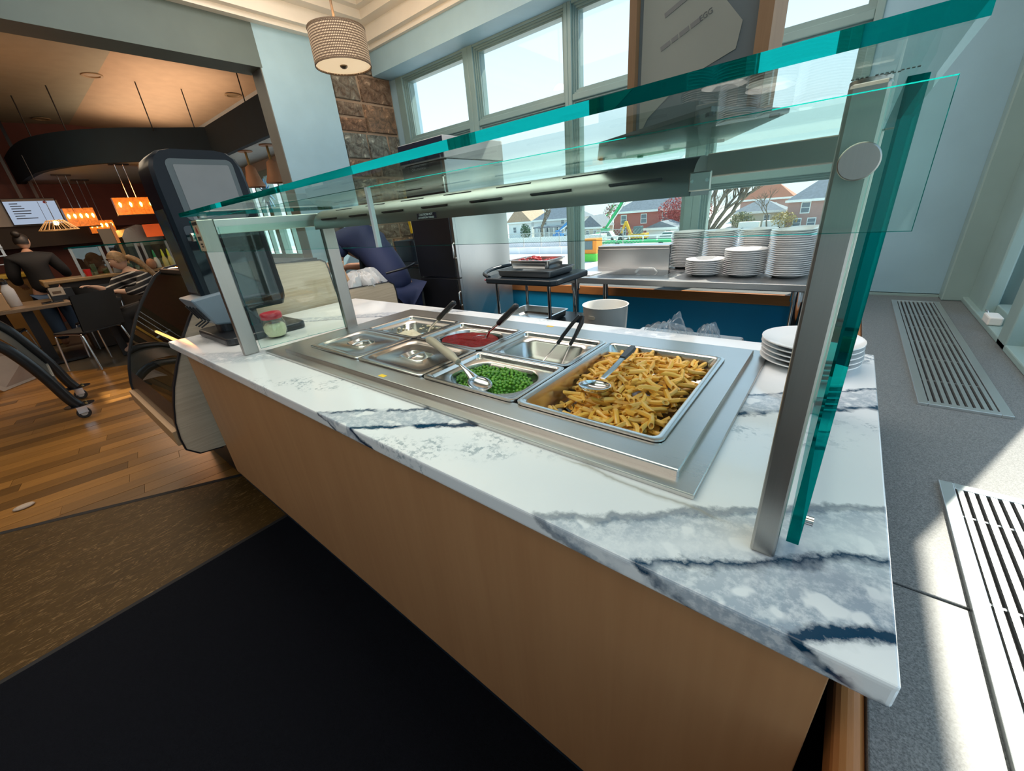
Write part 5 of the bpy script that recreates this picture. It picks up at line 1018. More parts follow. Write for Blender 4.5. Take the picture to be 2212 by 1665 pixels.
for k in range(22): a = 2 * PI * k / 22; G().tube([(-8.6 + .07 * math.cos(a), .72 + .09 * math.sin(a), 1.71), (-8.6 + .16 * math.cos(a), .72 + .20 * math.sin(a), 1.59)], .004, 5).build('rib', WK, t)
for r1, r2, z_ in ((.07, .09, 1.71), (.16, .20, 1.59)): G().tube([(-8.6 + r1 * math.cos(2 * PI * k / 24), .72 + r2 * math.sin(2 * PI * k / 24), z_) for k in range(24)], .006, 6, loop=True).build('hoop', WK, t)
G().sphere((-8.6, .72, 1.68), .03, 12, 8).build('bulb', FIL, t, smooth=180); G().cyl((-8.6, .72, 1.70), (-8.6, .72, 2.5), .004, None, 6).build('cord', BLACK, t)
light('POINT', 'amber_pendant_glow', 14, (1, .36, .10), (-8.1, 1.1, 2.15), size=.2)
# ---------------------------------------------------------------- café table, its things, chairs
t = thing('cafe_table', 'long wood-topped café table on a black pedestal', 'table', (-8.4, .0, 0)); TW = woodmat('table_wood', (.13, .085, .05), (.27, .19, .12), .35, (.6, 4, 4), 6)
G().prism([(-7.50, -.9), (-7.32, .42), (-8.42, .38), (-8.5, -.9)], 'z', .70, .74).build('table_top', TW, t, bevel=.004)
for x_, y_ in ((-7.9, .02), (-7.95, -.6)): G().box(x_ - .05, y_ - .05, .02, x_ + .05, y_ + .05, .70).build('pedestal', BLACK, t); G().prism(rpoly(x_ - .3, y_ - .3, x_ + .3, y_ + .3, .05), 'z', .002, .03).build('foot_plate', BLACK, t)
tag(G().box(-7.60, -.38, .7402, -7.42, -.085, .93).build('kraft_box', plain('kraft_card', (.46, .30, .17), .7), bevel=.006), 'tan cardboard box on the café table at the frame edge', 'box')
t = thing('white_bottle', 'white bottle with a looped cap on the café table', 'bottle', (-7.9, -.02, .74)); G().lathe([(.05, 0), (.055, .01), (.055, .20), (.03, .25), (.03, .27), (.001, .27)], (-7.85, -.03, .7402), 18).build('body', plain('bottle_white', (.55, .57, .62), .4), t, smooth=50); G().lathe([(.034, .265), (.034, .30), (.001, .30)], (-7.85, -.03, .7402), 14).build('cap', BLACK, t, smooth=40); G().tube([(-7.85, -.06, 1.03), (-7.85, -.05, 1.07), (-7.85, -.02, 1.07), (-7.85, -.0, 1.03)], .006, 6).build('loop', BLACK, t)
t = thing('napkin_holder', 'dark napkin holder with a printed card on the café table', 'napkin holder', (-7.9, .36, .74)); G().box(-7.95, .28, .7402, -7.80, .50, .88).build('body', BLACK, t, bevel=.006); G().box(-7.800, .29, .80, -7.797, .42, .90).build('card', plain('card_cream', (.50, .42, .34), .6), t); G().box(-7.797, .31, .82, -7.796, .39, .855).build('printed_picture', plain('card_print', (.14, .09, .06), .6), t)
tag(G().box(-7.72, .17, .7402, -7.52, .36, .752).build('phone', BLACKG, bevel=.003), 'dark phone lying flat on the café table', 'phone'); tag(G().box(-8.35, .28, .7402, -8.20, .40, .80).build('white_cup', WHITE, bevel=.006), 'small white paper cup behind the napkin holder', 'cup')
tag(G().box(-7.30, .47, .7402, -7.12, .64, .80).build('lunch_box', plain('pink_box', (.42, .25, .19), .6), bevel=.004), 'pinkish open lunch box by the hands of the striped woman', 'lunch box')
t = thing('cafe_table', 'small dark café table in front of the striped woman', 'table', (-7.1, .7, 0)); G().box(-7.5, .45, .70, -6.85, .80, .74).build('table_top', BLACK, t, bevel=.004); G().box(-7.2, .60, .002, -7.12, .68, .70).build('pedestal', BLACK, t)
def chair(cx, cy, rz, lab_):
    t = thing('cafe_chair', lab_, 'chair', (cx, cy, 0), 'black café chairs', rz); CH = plain('chair_black', (.008, .008, .009), .45)
    g = G(); g.loft([rrect(-.23, -.22, .23, .22, .05, .44), rrect(-.23, -.22, .23, .22, .05, .455)]); g.build('seat', CH, t, local=True)
    g = G(); g.grid(lambda u, v: (.23 + .06 * v - .03 * math.sin(PI * u), -.23 + .46 * u, .46 + .40 * v), 8, 6); g.grid(lambda u, v: (.245 + .06 * v - .03 * math.sin(PI * u), -.23 + .46 * u, .46 + .40 * v), 8, 6); g.build('backrest', CH, t, smooth=60, local=True)
    for s_ in (-1, 1):
        G().tube(bez([(-.22, s_ * .24, 0.011), (-.19, s_ * .22, .38), (-.15, s_ * .215, .43), (.13, s_ * .215, .43), (.19, s_ * .22, .38), (.24, s_ * .24, .011)], 6), .011, 8).build('leg_loop', CHROME, t, smooth=60, local=True)
    G().tube([(-.15, -.215, .43), (-.15, .215, .43)], .010, 8).build('cross_tube', CHROME, t, smooth=60, local=True); G().tube([(.2, -.2, .45), (.245, -.21, .62)], .010, 8).build('back_stay', CHROME, t, smooth=60, local=True); G().tube([(.2, .2, .45), (.245, .21, .62)], .010, 8).build('back_stay', CHROME, t, smooth=60, local=True)
chair(-6.85, .40, .55, 'black chair with chrome legs, its broad back toward the viewer'); chair(-7.9, -.32, -.2, 'black chair pulled up at the near side of the wood café table'); chair(-7.05, 1.14, .9, 'black chair under the striped woman'); chair(-7.65, .62, 2.8, 'black chair beyond the broad-backed one')
# low white board and the tubular stand
tag(G().hexa([(-6.7, -.44, .004), (-6.72, -.44, .004), (-7.08, -.12, .004), (-7.06, -.12, .004), (-6.50, -.75, .46), (-6.52, -.75, .46), (-6.95, -.1, .36), (-6.93, -.1, .36)]).build('white_board', plain('pale_board', (.42, .37, .33), .6)), 'pale flat board leaning low on the floor behind the black tubes', 'board')
t = thing('tubular_stand', 'black curved tubular stand on casters at the frame edge', 'stand', (-5.1, -.1, 0)); TB = plain('tube_black', (.012, .014, .016), .28)
def tubep(x_, pts, r_):
    o = G().tube([(x_, y, z) for y, z in [(p.x, p.y) for p in bez([(a, c, 0) for a, c in pts], 6)]], r_, 14).build('tube', TB, t, smooth=60); return o
for x_, pts, cy in ((-4.77, [(-.005, .125), (-.035, .2), (-.085, .40), (-.145, .58), (-.21, .71), (-.34, .86), (-.6, 1.0)], -.005), (-5.45, [(.04, .125), (.015, .2), (-.025, .39), (-.10, .62), (-.165, .77), (-.30, .93), (-.6, 1.07)], .04)):
    tubep(x_, pts, .038); c_ = (x_ - .01, cy + .01, .118)
    pl = G().lathe([(.001, .006), (.095, .006), (.095, 0), (.001, 0)], c_, 20, True, .75, 1.0).build('mount_plate', BLACKG, t, smooth=30)
    for dx in (-.045, .045): G().cyl((c_[0] + dx, c_[1] + .04, .124), (c_[0] + dx, c_[1] + .04, .134), .009, None, 8).build('bolt', plain('brass_bolt', (.6, .45, .2), .3, .9), pl)
    fk = G(); fk.box(c_[0] - .025, c_[1] - .03, .05, c_[0] - .018, c_[1] + .03, .118); fk.box(c_[0] + .018, c_[1] - .03, .05, c_[0] + .025, c_[1] + .03, .118); fk.box(c_[0] - .025, c_[1] - .03, .108, c_[0] + .025, c_[1] + .03, .118); fk.build('caster_fork', CHROME, t)
    wl = G().cyl((c_[0] - .016, c_[1], .046), (c_[0] + .016, c_[1], .046), .045, None, 20).build('caster_wheel', TB, t, smooth=40, bevel=.004); G().cyl((c_[0] - .018, c_[1], .046), (c_[0] + .018, c_[1], .046), .022, None, 16).build('hub', plain('hub_grey', (.35, .35, .34), .4), wl)
ca = bez([(-.05, .40, 0), (-.10, .55, 0), (-.165, .72, 0), (-.30, .90, 0), (-.6, 1.04, 0)], 5)
g = G(); g.grid(lambda u, v: (-5.43 + .64 * v, ca[int(u * 19.99)].x + .03 * v * 0, ca[int(u * 19.99)].y), 19, 2); g.build('grey_panel', plain('stand_panel', (.055, .065, .062), .35), t, smooth=60); G().box(-5.44, -.075, .335, -4.80, -.035, .40).build('front_lip', plain('stand_lip', (.16, .18, .18), .3), t, bevel=.006)
tag(G().sphere((-3.35, -.40, .008), .03, 12, 6, 1.0, 1.5, .35).build('crumpled_napkin', plain('napkin', (.42, .33, .26), .8, bump=1.0, bscale=70), smooth=180), 'crumpled tan napkin on the plank floor near the joint', 'napkin')
# ---------------------------------------------------------------- café people
BLK = plain('black_cloth', (.006, .006, .008), .8, bump=.2, bscale=14); JEAN = plain('blue_jeans', (.02, .05, .11), .75)
t = thing('person', 'person in black clothes with dark tied hair at the café counter', 'person', (-9.0, .30, 0))
bx_, by_ = -8.95, .33; S_ = .90
def W_(x, y, z): return V((bx_ + x * S_, by_ + y * S_, z * S_))
nd = [(W_(0, 0, .95), .14, .11), (W_(.0, .0, 1.10), .12, .10), (W_(.02, .0, 1.28), .14, .11), (W_(.0, .0, 1.42), .11, .09), (W_(-.02, 0, 1.50), .05), (W_(-.03, 0, 1.55), .045),
      (W_(.03, -.19, 1.40), .055), (W_(.02, -.26, 1.15), .045), (W_(-.12, -.24, 1.02), .038), (W_(-.2, -.2, 1.0), .028), (W_(.03, .19, 1.40), .055), (W_(.0, .28, 1.18), .045), (W_(-.15, .30, 1.10), .038), (W_(-.25, .30, 1.12), .028),
      (W_(0, -.10, .85), .09), (W_(0, -.11, .48), .065), (W_(0.03, -.11, .09), .045), (W_(-.10, -.12, .04), .04), (W_(0, .10, .85), .09), (W_(0, .11, .48), .065), (W_(.03, .11, .09), .045), (W_(-.10, .12, .04), .04)]
hand_nodes(nd, ed2 := [e_ for e_ in ed[:21]], 9, V((-1, 0, -.2)).normalized(), V((0, 1, 0)), V((0, 0, 1)), .9); hand_nodes(nd, ed2, 13, V((-1, 0, 0)), V((0, -1, 0)), V((0, 0, 1)), .9)
skin('body', nd, ed2, SKIN, t); skin('top', [(W_(0, 0, .84), .20, .17), (W_(0, 0, 1.08), .17, .14), (W_(.02, 0, 1.28), .185, .14), (W_(0, 0, 1.43), .155, .13), (W_(.03, -.2, 1.39), .09), (W_(.02, -.27, 1.16), .07), (W_(-.11, -.25, 1.04), .055), (W_(.03, .2, 1.39), .09), (W_(0, .29, 1.18), .07), (W_(-.14, .31, 1.10), .055), (W_(-.01, 0, 1.505), .075)], [(0, 1), (1, 2), (2, 3), (3, 4), (4, 5), (5, 6), (3, 7), (7, 8), (8, 9), (3, 10)], BLK, t)
skin('trousers', [(W_(0, 0, .86), .16, .13), (W_(0, -.10, .78), .11), (W_(0, -.11, .46), .09), (W_(.03, -.11, .10), .075), (W_(0, .10, .78), .11), (W_(0, .11, .46), .09), (W_(.03, .11, .10), .075)], [(0, 1), (1, 2), (2, 3), (0, 4), (4, 5), (5, 6)], JEAN, t)
head(t, W_(-.05, .01, 1.65), (-.8, .55, -.1), (0, 0, 1), HAIRD, SKIN2, .92); G().sphere(tuple(W_(.04, -.02, 1.76)), .045, 12, 8).build('hair_bun', HAIRD, t, smooth=180)
b = N('striped_knit'); p = b.pos(obj=False); sx = b.n('SeparateXYZ'); b.set(sx.inputs[0], p); q_ = b.math('ADD', sx.outputs[2], b.math('MULTIPLY', sx.outputs[1], -.30)); q_ = b.math('FRACT', b.math('MULTIPLY', q_, 17.0)); b.pbr(b.mix(b.math('GREATER_THAN', q_, .76), (.010, .010, .013), (.42, .40, .38)), .85); STRIPE = b.m
HAIRB = plain('blonde_hair', (.23, .135, .06), .5, var=.35, scale=40)
t = thing('person', 'seated woman in a black striped sweater with a long blonde ponytail', 'person', (-7.05, 1.12, 0))
nd = [(V((-7.05, 1.16, .56)), .14, .12), (V((-7.05, 1.15, .70)), .12, .10), (V((-7.05, 1.10, .85)), .13, .10), (V((-7.05, 1.05, .96)), .10, .09), (V((-7.06, 1.01, 1.03)), .048), (V((-7.07, .99, 1.07)), .045),
      (V((-7.12, .88, .93)), .05), (V((-7.08, .78, .80)), .042), (V((-7.06, .68, .86)), .034), (V((-7.05, .66, .88)), .026), (V((-6.88, 1.12, .93)), .05), (V((-6.80, 1.0, .78)), .042), (V((-6.86, .84, .80)), .034), (V((-6.90, .80, .81)), .026),
      (V((-7.12, 1.02, .54)), .09), (V((-7.15, .72, .52)), .065), (V((-7.15, .72, .10)), .045), (V((-7.15, .62, .045)), .04), (V((-6.96, 1.02, .54)), .09), (V((-6.94, .74, .52)), .065), (V((-6.94, .74, .10)), .045), (V((-6.94, .64, .045)), .04)]
ed3 = list(ed[:21]); hand_nodes(nd, ed3, 9, V((0, -.9, .3)).normalized(), V((1, 0, 0)), V((0, .3, .9)), .9); hand_nodes(nd, ed3, 13, V((0, -1, 0)), V((1, 0, 0)), V((0, 0, 1)), .9)
skin('body', nd, ed3, SKIN2, t); skin('sweater', [(V((-7.05, 1.17, .56)), .18, .15), (V((-7.05, 1.15, .70)), .16, .13), (V((-7.05, 1.10, .85)), .175, .135), (V((-7.05, 1.05, .95)), .145, .115), (V((-7.055, 1.02, 1.0)), .075), (V((-7.12, .89, .925)), .085), (V((-7.085, .79, .80)), .068), (V((-7.06, .70, .85)), .05), (V((-6.88, 1.12, .925)), .085), (V((-6.80, 1.0, .785)), .068), (V((-6.86, .86, .80)), .05)], [(0, 1), (1, 2), (2, 3), (3, 4), (3, 5), (5, 6), (6, 7), (3, 8), (8, 9), (9, 10)], STRIPE, t)
skin('trousers', [(V((-7.05, 1.15, .53)), .15, .13), (V((-7.12, 1.0, .54)), .105), (V((-7.15, .73, .52)), .085), (V((-7.15, .73, .12)), .07), (V((-6.96, 1.0, .54)), .105), (V((-6.94, .75, .52)), .085), (V((-6.94, .75, .12)), .07)], [(0, 1), (1, 2), (2, 3), (0, 4), (4, 5), (5, 6)], BLK, t)
head(t, (-7.07, .955, 1.15), (-.35, -.85, -.35), (-.2, -.2, .95), HAIRB, SKIN2, .95)
G().tube(bez([(-7.03, 1.04, 1.19), (-6.98, 1.12, 1.13), (-6.93, 1.19, 1.0), (-6.91, 1.25, .86), (-6.92, 1.27, .76)], 6), [.02] + [.034] * 8 + [.03] * 8 + [.024] * 5 + [.016, .012, .006], 10).build('ponytail', HAIRB, t, smooth=60)
# ================================================================ outside: street far below the windows
ZG = -6.5
b = N('pale_ground'); f = b.noise(b.pos(obj=False), .12, 5, .6); b.pbr(b.mix(f, (.52, .47, .40), (.80, .77, .72)), .9); GRND = b.m
struct(G().box(-260, 12, ZG - .3, 160, 330, ZG).build('ground', GRND))
WHT = plain('white_siding', (.80, .80, .80), .7, var=.06, scale=.5); SLATE = plain('slate_roof', (.20, .21, .25), .8, var=.15, scale=2); BEIG = plain('beige_siding', (.62, .55, .44), .7); WINM = plain('dark_pane', (.16, .19, .22), .2); TRIMW = plain('white_trim', (.85, .85, .83), .6); TANR = plain('tan_roof', (.46, .31, .22), .8, var=.15, scale=2)
def brickmat(name, c1, c2, m):
    b = N(name); br = b.n('TexBrick'); tcn = b.n('TexCoord'); mp = b.n('Mapping'); mp.inputs['Rotation'].default_value = (PI / 2, 0, 0); b.t.links.new(tcn.outputs['Object'], mp.inputs[0]); b.t.links.new(mp.outputs[0], br.inputs['Vector'])
    br.inputs['Scale'].default_value = 2.2; b.set(br.inputs['Color1'], c1); b.set(br.inputs['Color2'], c2); b.set(br.inputs['Mortar'], m); b.pbr(br.outputs['Color'], .85); return b.m
RBR = brickmat('red_brick', (.50, .13, .10), (.42, .10, .08), (.5, .3, .26)); PBR = brickmat('pink_brick', (.46, .26, .22), (.40, .21, .18), (.55, .42, .38))
def house(label, x, y, w, d, eave, ridge, wall, roof, wins, gable=False, name='house'):
    """box house: front faces -y; wins = list of (u along front, z, w, h)"""
    t = thing(name, label, 'house', (x, y + d / 2, ZG)); x0, x1 = x - w / 2, x + w / 2
    G().box(x0, y, ZG, x1, y + d, eave).build('walls', wall, t)
    g = G(); o = .5
    if gable: g.prism([(x0 - o, eave), (x1 + o, eave), (x, ridge)], 'y', y - o, y + d + o)
    else:
        m = min(w, d) / 2; lo = [(x0 - o, y - o, eave), (x1 + o, y - o, eave), (x1 + o, y + d + o, eave), (x0 - o, y + d + o, eave)]; r0, r1 = ((x0 + m, y + d / 2, ridge), (x1 - m, y + d / 2, ridge))
        g.add(lo + [r0, r1], [(0, 1, 5, 4), (1, 2, 5), (2, 3, 4, 5), (3, 0, 4), (3, 2, 1, 0)])
    g.build('roof', roof, t); G().box(x0 - .55, y - .55, eave - .35, x1 + .55, y - .4, eave + .1).build('eave_trim', TRIMW, t)
    for u, z, ww, hh in wins:
        fr = G().box(x + u - ww / 2 - .14, y - .08, z - .14, x + u + ww / 2 + .14, y - .002, z + hh + .14).build('window', TRIMW, t)
        for k in range(2): G().box(x + u - ww / 2, y - .12, z + k * hh / 2 + .05, x + u + ww / 2, y - .08, z + (k + 1) * hh / 2 - .05).build('pane', WINM, fr)
    return t
house('white clapboard house with porch behind the bare tree', -67, 104, 14, 10, -1.6, 2.2, WHT, SLATE, [(-5, -4.9, 1, 1.7), (-2, -4.9, 1, 1.7), (1.5, -4.9, 1, 1.7), (4.5, -4.9, 1, 1.7), (-3, -2.9, .9, 1.2), (3, -2.9, .9, 1.2)])
t = house('white gabled house at the edge of the steel cabinet', -81, 106, 9, 10, -1.8, 2.6, WHT, TANR, [(-2, -4.8, 1, 1.6), (2, -4.8, 1, 1.6), (0, -1.6, 1.1, 1.6)], True)
t = thing('porch', 'white columned porch of the clapboard house', 'porch', (-66, 102, ZG)); G().box(-72, 100.5, -3.6, -60, 103.4, -3.3).build('roof', SLATE, t)
for k in range(8): G().box(-71.8 + k * 1.67, 100.7, ZG, -71.5 + k * 1.67, 101, -3.6).build('column', TRIMW, t)
house('cream cottage beside the white boom', -53.5, 101, 6, 7, -4.1, -1.2, BEIG, SLATE, [(-1, -5.8, .8, 1.0), (1.2, -5.8, .8, 1.0)], True)
house('large red brick house behind the green boom', -36.5, 99, 19, 11, -.9, 2.6, RBR, SLATE, [(-7, -3.6, 1.2, 1.9), (-2, -3.6, 1.2, 1.9), (3, -3.6, 1.2, 1.9), (7, -3.6, 1.2, 1.9), (-7, -6.2, 1.2, 1.7), (5.5, -6.2, 1.2, 1.7), (8, -6.2, 1.2, 1.7)])
house('small white garage beside the excavator', -30.5, 88, 6, 5.5, -4.2, -2.9, WHT, SLATE, [(1.6, -5.8, .9, 1.1)], True)
house('pinkish brick house with slate roof by the sneeze guard post', -3.5, 104, 14, 10, -1.2, 2.8, PBR, SLATE, [(-4, -3.6, 1.3, 1.9), (0, -3.6, 1.3, 1.9), (4, -3.6, 1.3, 1.9), (-5, -6.2, 1.2, 1.5), (-2.6, -6.2, 1.2, 1.5), (-.2, -6.2, 1.2, 1.5), (2.2, -6.2, 1.2, 1.5)])
house('low grey-roofed house behind the bare trees', -17, 112, 10, 8, -3.2, -.9, BEIG, SLATE, [(-2, -5.4, 1, 1.4), (2, -5.4, 1, 1.4)]); house('distant red-roofed house above the grey-roofed one', -19, 135, 12, 9, -1.0, 3.0, PBR, plain('rust_roof', (.42, .15, .09), .8), [(-2, -4, 1.2, 1.8), (2, -4, 1.2, 1.8)])
BARK = plain('grey_bark', (.20, .16, .12), .9, var=.3, scale=3)
def bare_tree(label, x, y, h, seed, lean=0.0, trunks=1, spread=1.0, th=.35):
    r2 = random.Random(seed); t = thing('bare_tree', label, 'tree', (x, y, ZG)); g = G(); tk = G()
    def grow(p, d, L, r, depth, gg):
        q = p + d * L; gg.tube([p, p + d * L * .5 + Vector((r2.uniform(-.05, .05) * L, 0, 0)), q], [r, r * .85, r * .68], 6)
        if depth == 0: return
        for k in range(3 if depth > 1 else 3):
            a = r2.uniform(-1, 1) * spread; nd_ = (d + Vector((math.sin(a) * .9, r2.uniform(-.4, .4), r2.uniform(-.05, .45)))).normalized(); grow(q - d * L * r2.uniform(0, .3), nd_, L * r2.uniform(.58, .78), r * .58, depth - 1, g)
    for k in range(trunks): grow(Vector((x + k * .9, y, ZG)), Vector((lean + k * .22, 0, 1)).normalized(), h * .38, th, 4, tk)
    tk.build('trunk', BARK, t, smooth=60); g.build('branches', BARK, t, smooth=60)
bare_tree('leafless tree in front of the white clapboard house', -66.5, 97, 10.5, 5); bare_tree('leaning leafless tree with several trunks behind the plates', -25.5, 99, 15, 12, .16, 4, .9, .5); bare_tree('thin leafless tree beside the pinkish brick house', -13, 100, 9, 31, -.1, 1, 1.1, .16); bare_tree('small leafless tree at the corner of the red brick house', -22.5, 90, 9, 8, -.2, 2, 1.0, .14)
def leafy(label, x, y, zc, rx, ry, rz, n_, col, seed, name='autumn_tree'):
    r2 = random.Random(seed); t = thing(name, label, 'tree', (x, y, ZG)); g = G()
    for k in range(n_):
        while True:
            p = Vector((r2.uniform(-1, 1), r2.uniform(-1, 1), r2.uniform(-1, 1)))
            if .2 < p.length < 1: break
        c = Vector((x + p.x * rx, y + p.y * ry, zc + p.z * rz)); s = r2.uniform(.12, .26); u = Vector((r2.gauss(0, 1), r2.gauss(0, 1), r2.gauss(0, 1))).normalized(); w = u.orthogonal().normalized()
        g.add([c - u * s, c + w * s * .6, c + u * s, c - w * s * .6], [(0, 1, 2, 3)])
    g.build('foliage', plain(label.split()[0] + '_leaves', col, .7, var=.35, scale=1.5), t); G().tube([(x, y, ZG), (x + .1, y, zc - rz * .4), (x, y, zc + rz * .3)], [.28, .2, .06], 8).build('trunk', BARK, t, smooth=60)
leafy('scarlet maple in front of the red brick house', -28.5, 96, -1.4, 5.8, 2.6, 3.2, 2600, (.50, .10, .09), 3); leafy('rusty thin tree beside the green boom basket', -52, 112, -1.2, 3.4, 2.5, 2.6, 700, (.34, .15, .12), 8); leafy('golden bush near the grey-roofed house', -10.6, 101, -4.6, 2.4, 1.5, 1.6, 500, (.45, .32, .12), 9, 'bush'); leafy('olive bush beside the pinkish brick house', -18.5, 104, -4.3, 2.6, 1.6, 1.7, 600, (.22, .22, .11), 10, 'bush'); leafy('dark conifer by the white porch', -73, 98, -4.2, 1.6, 1.2, 2.3, 700, (.06, .12, .06), 14, 'conifer')
GRN = plain('lift_green', (.02, .42, .14), .4); LBL = plain('lift_blue', (.03, .22, .55), .4); LWH = plain('lift_white', (.75, .75, .73), .4); YEL = plain('machine_yellow', (.70, .40, .02), .4); GLS = plain('cab_glass', (.10, .16, .17), .15)
def lift(label, x, y, tip, col, cat='boom lift', base=1.0, th=.55, basket=True):
    t = thing('boom_lift', label, cat, (x, y, ZG)); G().box(x - 2 * base, y - 1, ZG + .5, x + 2 * base, y + 1, ZG + 1.5).build('chassis', col, t, bevel=.1); G().box(x - .9 * base, y - .8, ZG + 1.5, x + .9 * base, y + .8, ZG + 2.4).build('turret', col, t, bevel=.1)
    for sx_ in (-1, 1): G().cyl((x + sx_ * 1.3 * base, y - 1.15, ZG + .5), (x + sx_ * 1.3 * base, y + 1.15, ZG + .5), .5, None, 16).build('wheel', BLACK, t, smooth=40)
    G().bar((x, y, ZG + 2.0), tip, th, th).build('boom', col, t); G().bar((x + .6, y - .3, ZG + 2.2), (tip[0] + .6, tip[1], tip[2] - .4), th * .4, th * .4).build('inner_boom', TRIMW, t)
    if basket:
        bk = G(); X, Y, Z = tip
        for k in range(5): bk.cyl((X - .9 + k * .45, Y - .5, Z), (X - .9 + k * .45, Y - .5, Z + 1.2), .04, None, 5)
        bk.box(X - 1, Y - .6, Z - .1, X + 1, Y + .6, Z + .05); bk.box(X - 1, Y - .55, Z + 1.15, X + 1, Y - .45, Z + 1.25); bk.build('basket', col, t)
lift('green boom lift raised in front of the red brick house', -46.0, 94, (-41.5, 94, 1.8), GRN); lift('white crane boom lift raised beside the window mullion', -58.5, 99, (-56.3, 99, 1.5), LWH); lift('small blue boom lift before the white porch', -60.5, 96, (-57.0, 96, -2.0), LBL, base=.6, th=.5, basket=False); lift('green basket lift high behind the rusty tree', -61, 122, (-57, 122, .6), GRN)
t = thing('excavator', 'yellow excavator with raised arm by the white garage', 'excavator', (-36, 91, ZG)); x, y = -34.0, 84
G().box(x - 1.8, y - 1.2, ZG, x + 1.8, y + 1.2, ZG + .8).build('tracks', BLACK, t, bevel=.2); G().box(x - 1.5, y - 1.1, ZG + .8, x + 2.2, y + 1.1, ZG + 1.7).build('body', YEL, t, bevel=.1); G().box(x - .4, y - 1.0, ZG + 1.6, x + 1.2, y + .4, ZG + 3.1).build('cab', GLS, t, bevel=.1)
G().bar((x - 1.2, y, ZG + 1.4), (x - 2.4, y, ZG + 4.1), .5, .45).build('boom', YEL, t); G().bar((x - 2.4, y, ZG + 4.1), (x - 3.4, y, ZG + 1.6), .4, .4).build('stick', YEL, t); G().hexa([(x - 3.9, y - .5, ZG + .6), (x - 2.9, y - .5, ZG + .6), (x - 2.9, y + .5, ZG + .6), (x - 3.9, y + .5, ZG + .6), (x - 3.7, y - .5, ZG + 1.8), (x - 3.1, y - .5, ZG + 1.8), (x - 3.1, y + .5, ZG + 1.8), (x - 3.7, y + .5, ZG + 1.8)]).build('bucket', BLACK, t)
def car(label, x, y, L, col, h=1.5, name='car', cat='car', bedlen=0):
    t = thing(name, label, cat, (x, y, ZG)); G().prism([(x - L / 2, ZG + .3), (x + L / 2, ZG + .3), (x + L / 2, ZG + .85), (x + L * .32, ZG + .95), (x + L * .18, ZG + h), (x - L * .25, ZG + h), (x - L * .42, ZG + .95), (x - L / 2, ZG + .85)], 'y', y - .9, y + .9).build('body', col, t, bevel=.06)
    G().prism([(x + L * .28, ZG + .97), (x + L * .165, ZG + h - .08), (x - L * .23, ZG + h - .08), (x - L * .37, ZG + .97)], 'y', y - .92, y - .9).build('side_glass', GLS, t)
    for sx_ in (-.32, .32): G().cyl((x + L * sx_, y - .95, ZG + .34), (x + L * sx_, y - .7, ZG + .34), .34, None, 16).build('wheel', BLACK, t, smooth=40)
car('white pickup parked beside the garage', -27, 84, 5.4, LWH, 1.8, 'pickup', 'car'); car('white van parked below the green boom lift', -43.5, 90, 5.2, LWH, 2.0, 'van', 'van'); car('blue-grey car parked behind the work truck', -39.5, 78, 4.6, plain('car_bluegrey', (.28, .36, .44), .3))
t = thing('work_truck', 'flatbed work truck with a green rail below the red house', 'truck', (-30, 74, ZG)); G().box(-36, 72.5, ZG + .9, -23, 75, ZG + 1.3).build('bed', GRN, t); G().box(-36, 72.5, ZG + 2.0, -23, 72.7, ZG + 2.2).build('rail', TRIMW, t)
for k in range(6): G().box(-35.8 + k * 2.5, 72.5, ZG + 1.3, -35.6 + k * 2.5, 72.7, ZG + 2.0).build('stake', TRIMW, t)
G().box(-39, 72.4, ZG + .5, -36.2, 75, ZG + 2.6).build('cab', LWH, t, bevel=.15)
for x_ in (-38, -33, -25): G().cyl((x_, 72.3, ZG + .5), (x_, 72.7, ZG + .5), .5, None, 16).build('wheel', BLACK, t, smooth=40)
t = thing('loader', 'orange and green loader beside the window mullion', 'loader', (-29.5, 57, ZG)); G().box(-31.2, 56, ZG + 1.0, -28.8, 58, ZG + 3.2).build('cab', plain('loader_orange', (.75, .25, .02), .4), t, bevel=.1); G().box(-31.5, 55.6, ZG, -28.6, 58.2, ZG + 1.1).build('base', plain('loader_green', (.10, .55, .06), .4), t, bevel=.1); G().box(-30.9, 55.95, ZG + 1.7, -29.4, 55.99, ZG + 2.9).build('windscreen', GLS, t)
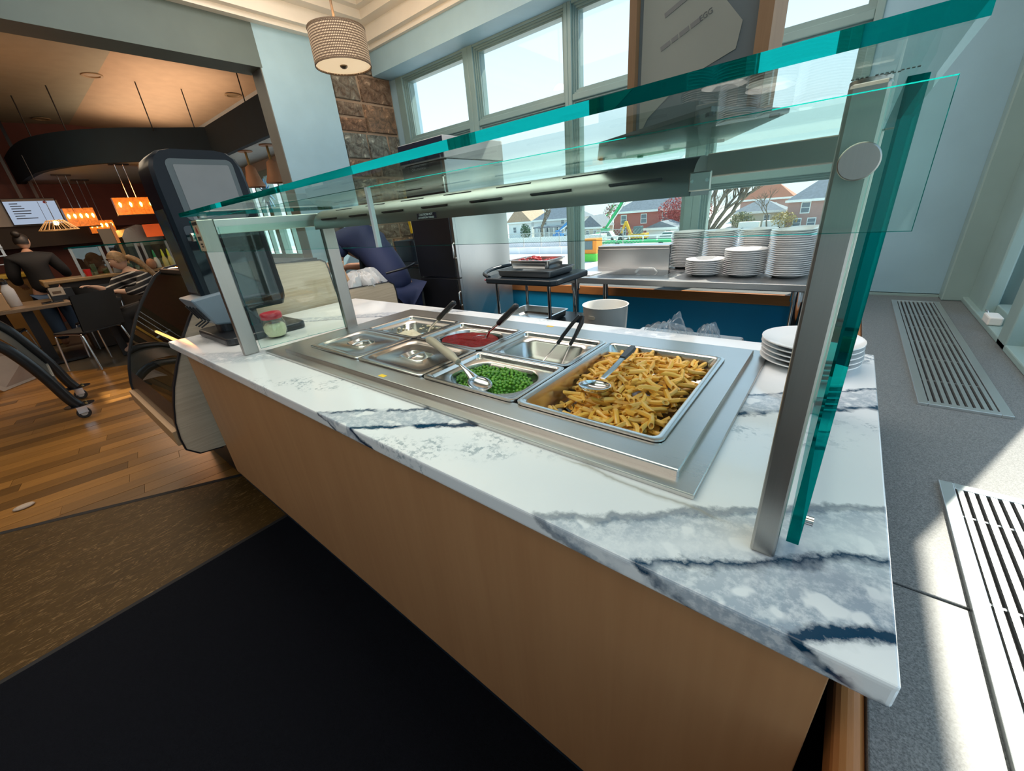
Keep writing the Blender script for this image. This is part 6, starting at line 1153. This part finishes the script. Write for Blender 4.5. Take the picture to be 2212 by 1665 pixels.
# chain-link fence and pale barrier
t = thing('chain_link_fence', 'chain-link fence with steel posts across the yard', 'fence', (-55, 72, ZG)); FM = plain('fence_grey', (.50, .50, .49), .5, .5)
for k in range(9): G().cyl((-66 + k * 4.4, 70, ZG), (-66 + k * 4.4, 70, ZG + 3.6), .07, None, 6).build('post', FM, t)
for z_ in (ZG + .1, ZG + 3.5): G().cyl((-66, 70, z_), (-31, 70, z_), .05, None, 6).build('rail', FM, t)
g = G()
for k in range(62): x_ = -66 + k * .6; g.tube([(x_, 70, ZG + .1), (x_ + 3.4, 70, ZG + 3.5)], .02, 3, False); g.tube([(x_ + 3.4, 70.02, ZG + .1), (x_, 70.02, ZG + 3.5)], .02, 3, False)
o = g.build('wire_mesh', FM, t); o['kind'] = 'stuff'
for x0, x1, y_, h_, lab_ in ((-75, -40, 80, 2.0, 'long white barrier wall behind the chain-link fence'), (-66, -36, 66, 1.2, 'low white barrier in front of the chain-link fence')):
    t = thing('barrier', lab_, 'barrier', ((x0 + x1) / 2, y_, ZG), 'white site barriers'); n_ = int((x1 - x0) / 5)
    for k in range(n_): G().box(x0 + k * 5, y_, ZG, x0 + k * 5 + 4.9, y_ + .3, ZG + h_).build('panel', WHT, t)
for x_, y_, lab_ in ((-16.5, 101, 'white box trailer left of the pinkish house'), (-12.2, 101.5, 'white box trailer nearest the pinkish house')):
    t = thing('trailer', lab_, 'trailer', (x_, y_, ZG)); G().box(x_ - 1.9, y_ - 1, ZG + .5, x_ + 1.9, y_ + 1, ZG + 1.9).build('box', LWH, t, bevel=.1)
    for sx_ in (-1, 1): G().cyl((x_ + sx_, y_ - 1.05, ZG + .4), (x_ + sx_, y_ - .8, ZG + .4), .4, None, 12).build('wheel', BLACK, t, smooth=40)
# small white sensor box on the right-hand window rail
t = thing('window_sensor', 'small white sensor box on the window rail by the vent', 'sensor', (.515, 2.36, .742)); G().box(.495, 2.31, .7425, .535, 2.40, .775).build('body', WHITE, t, bevel=.005); G().tube([(.515, 2.40, .76), (.512, 2.43, .772), (.506, 2.44, .775)], .004, 6).build('cable', CHROME, t, smooth=60)
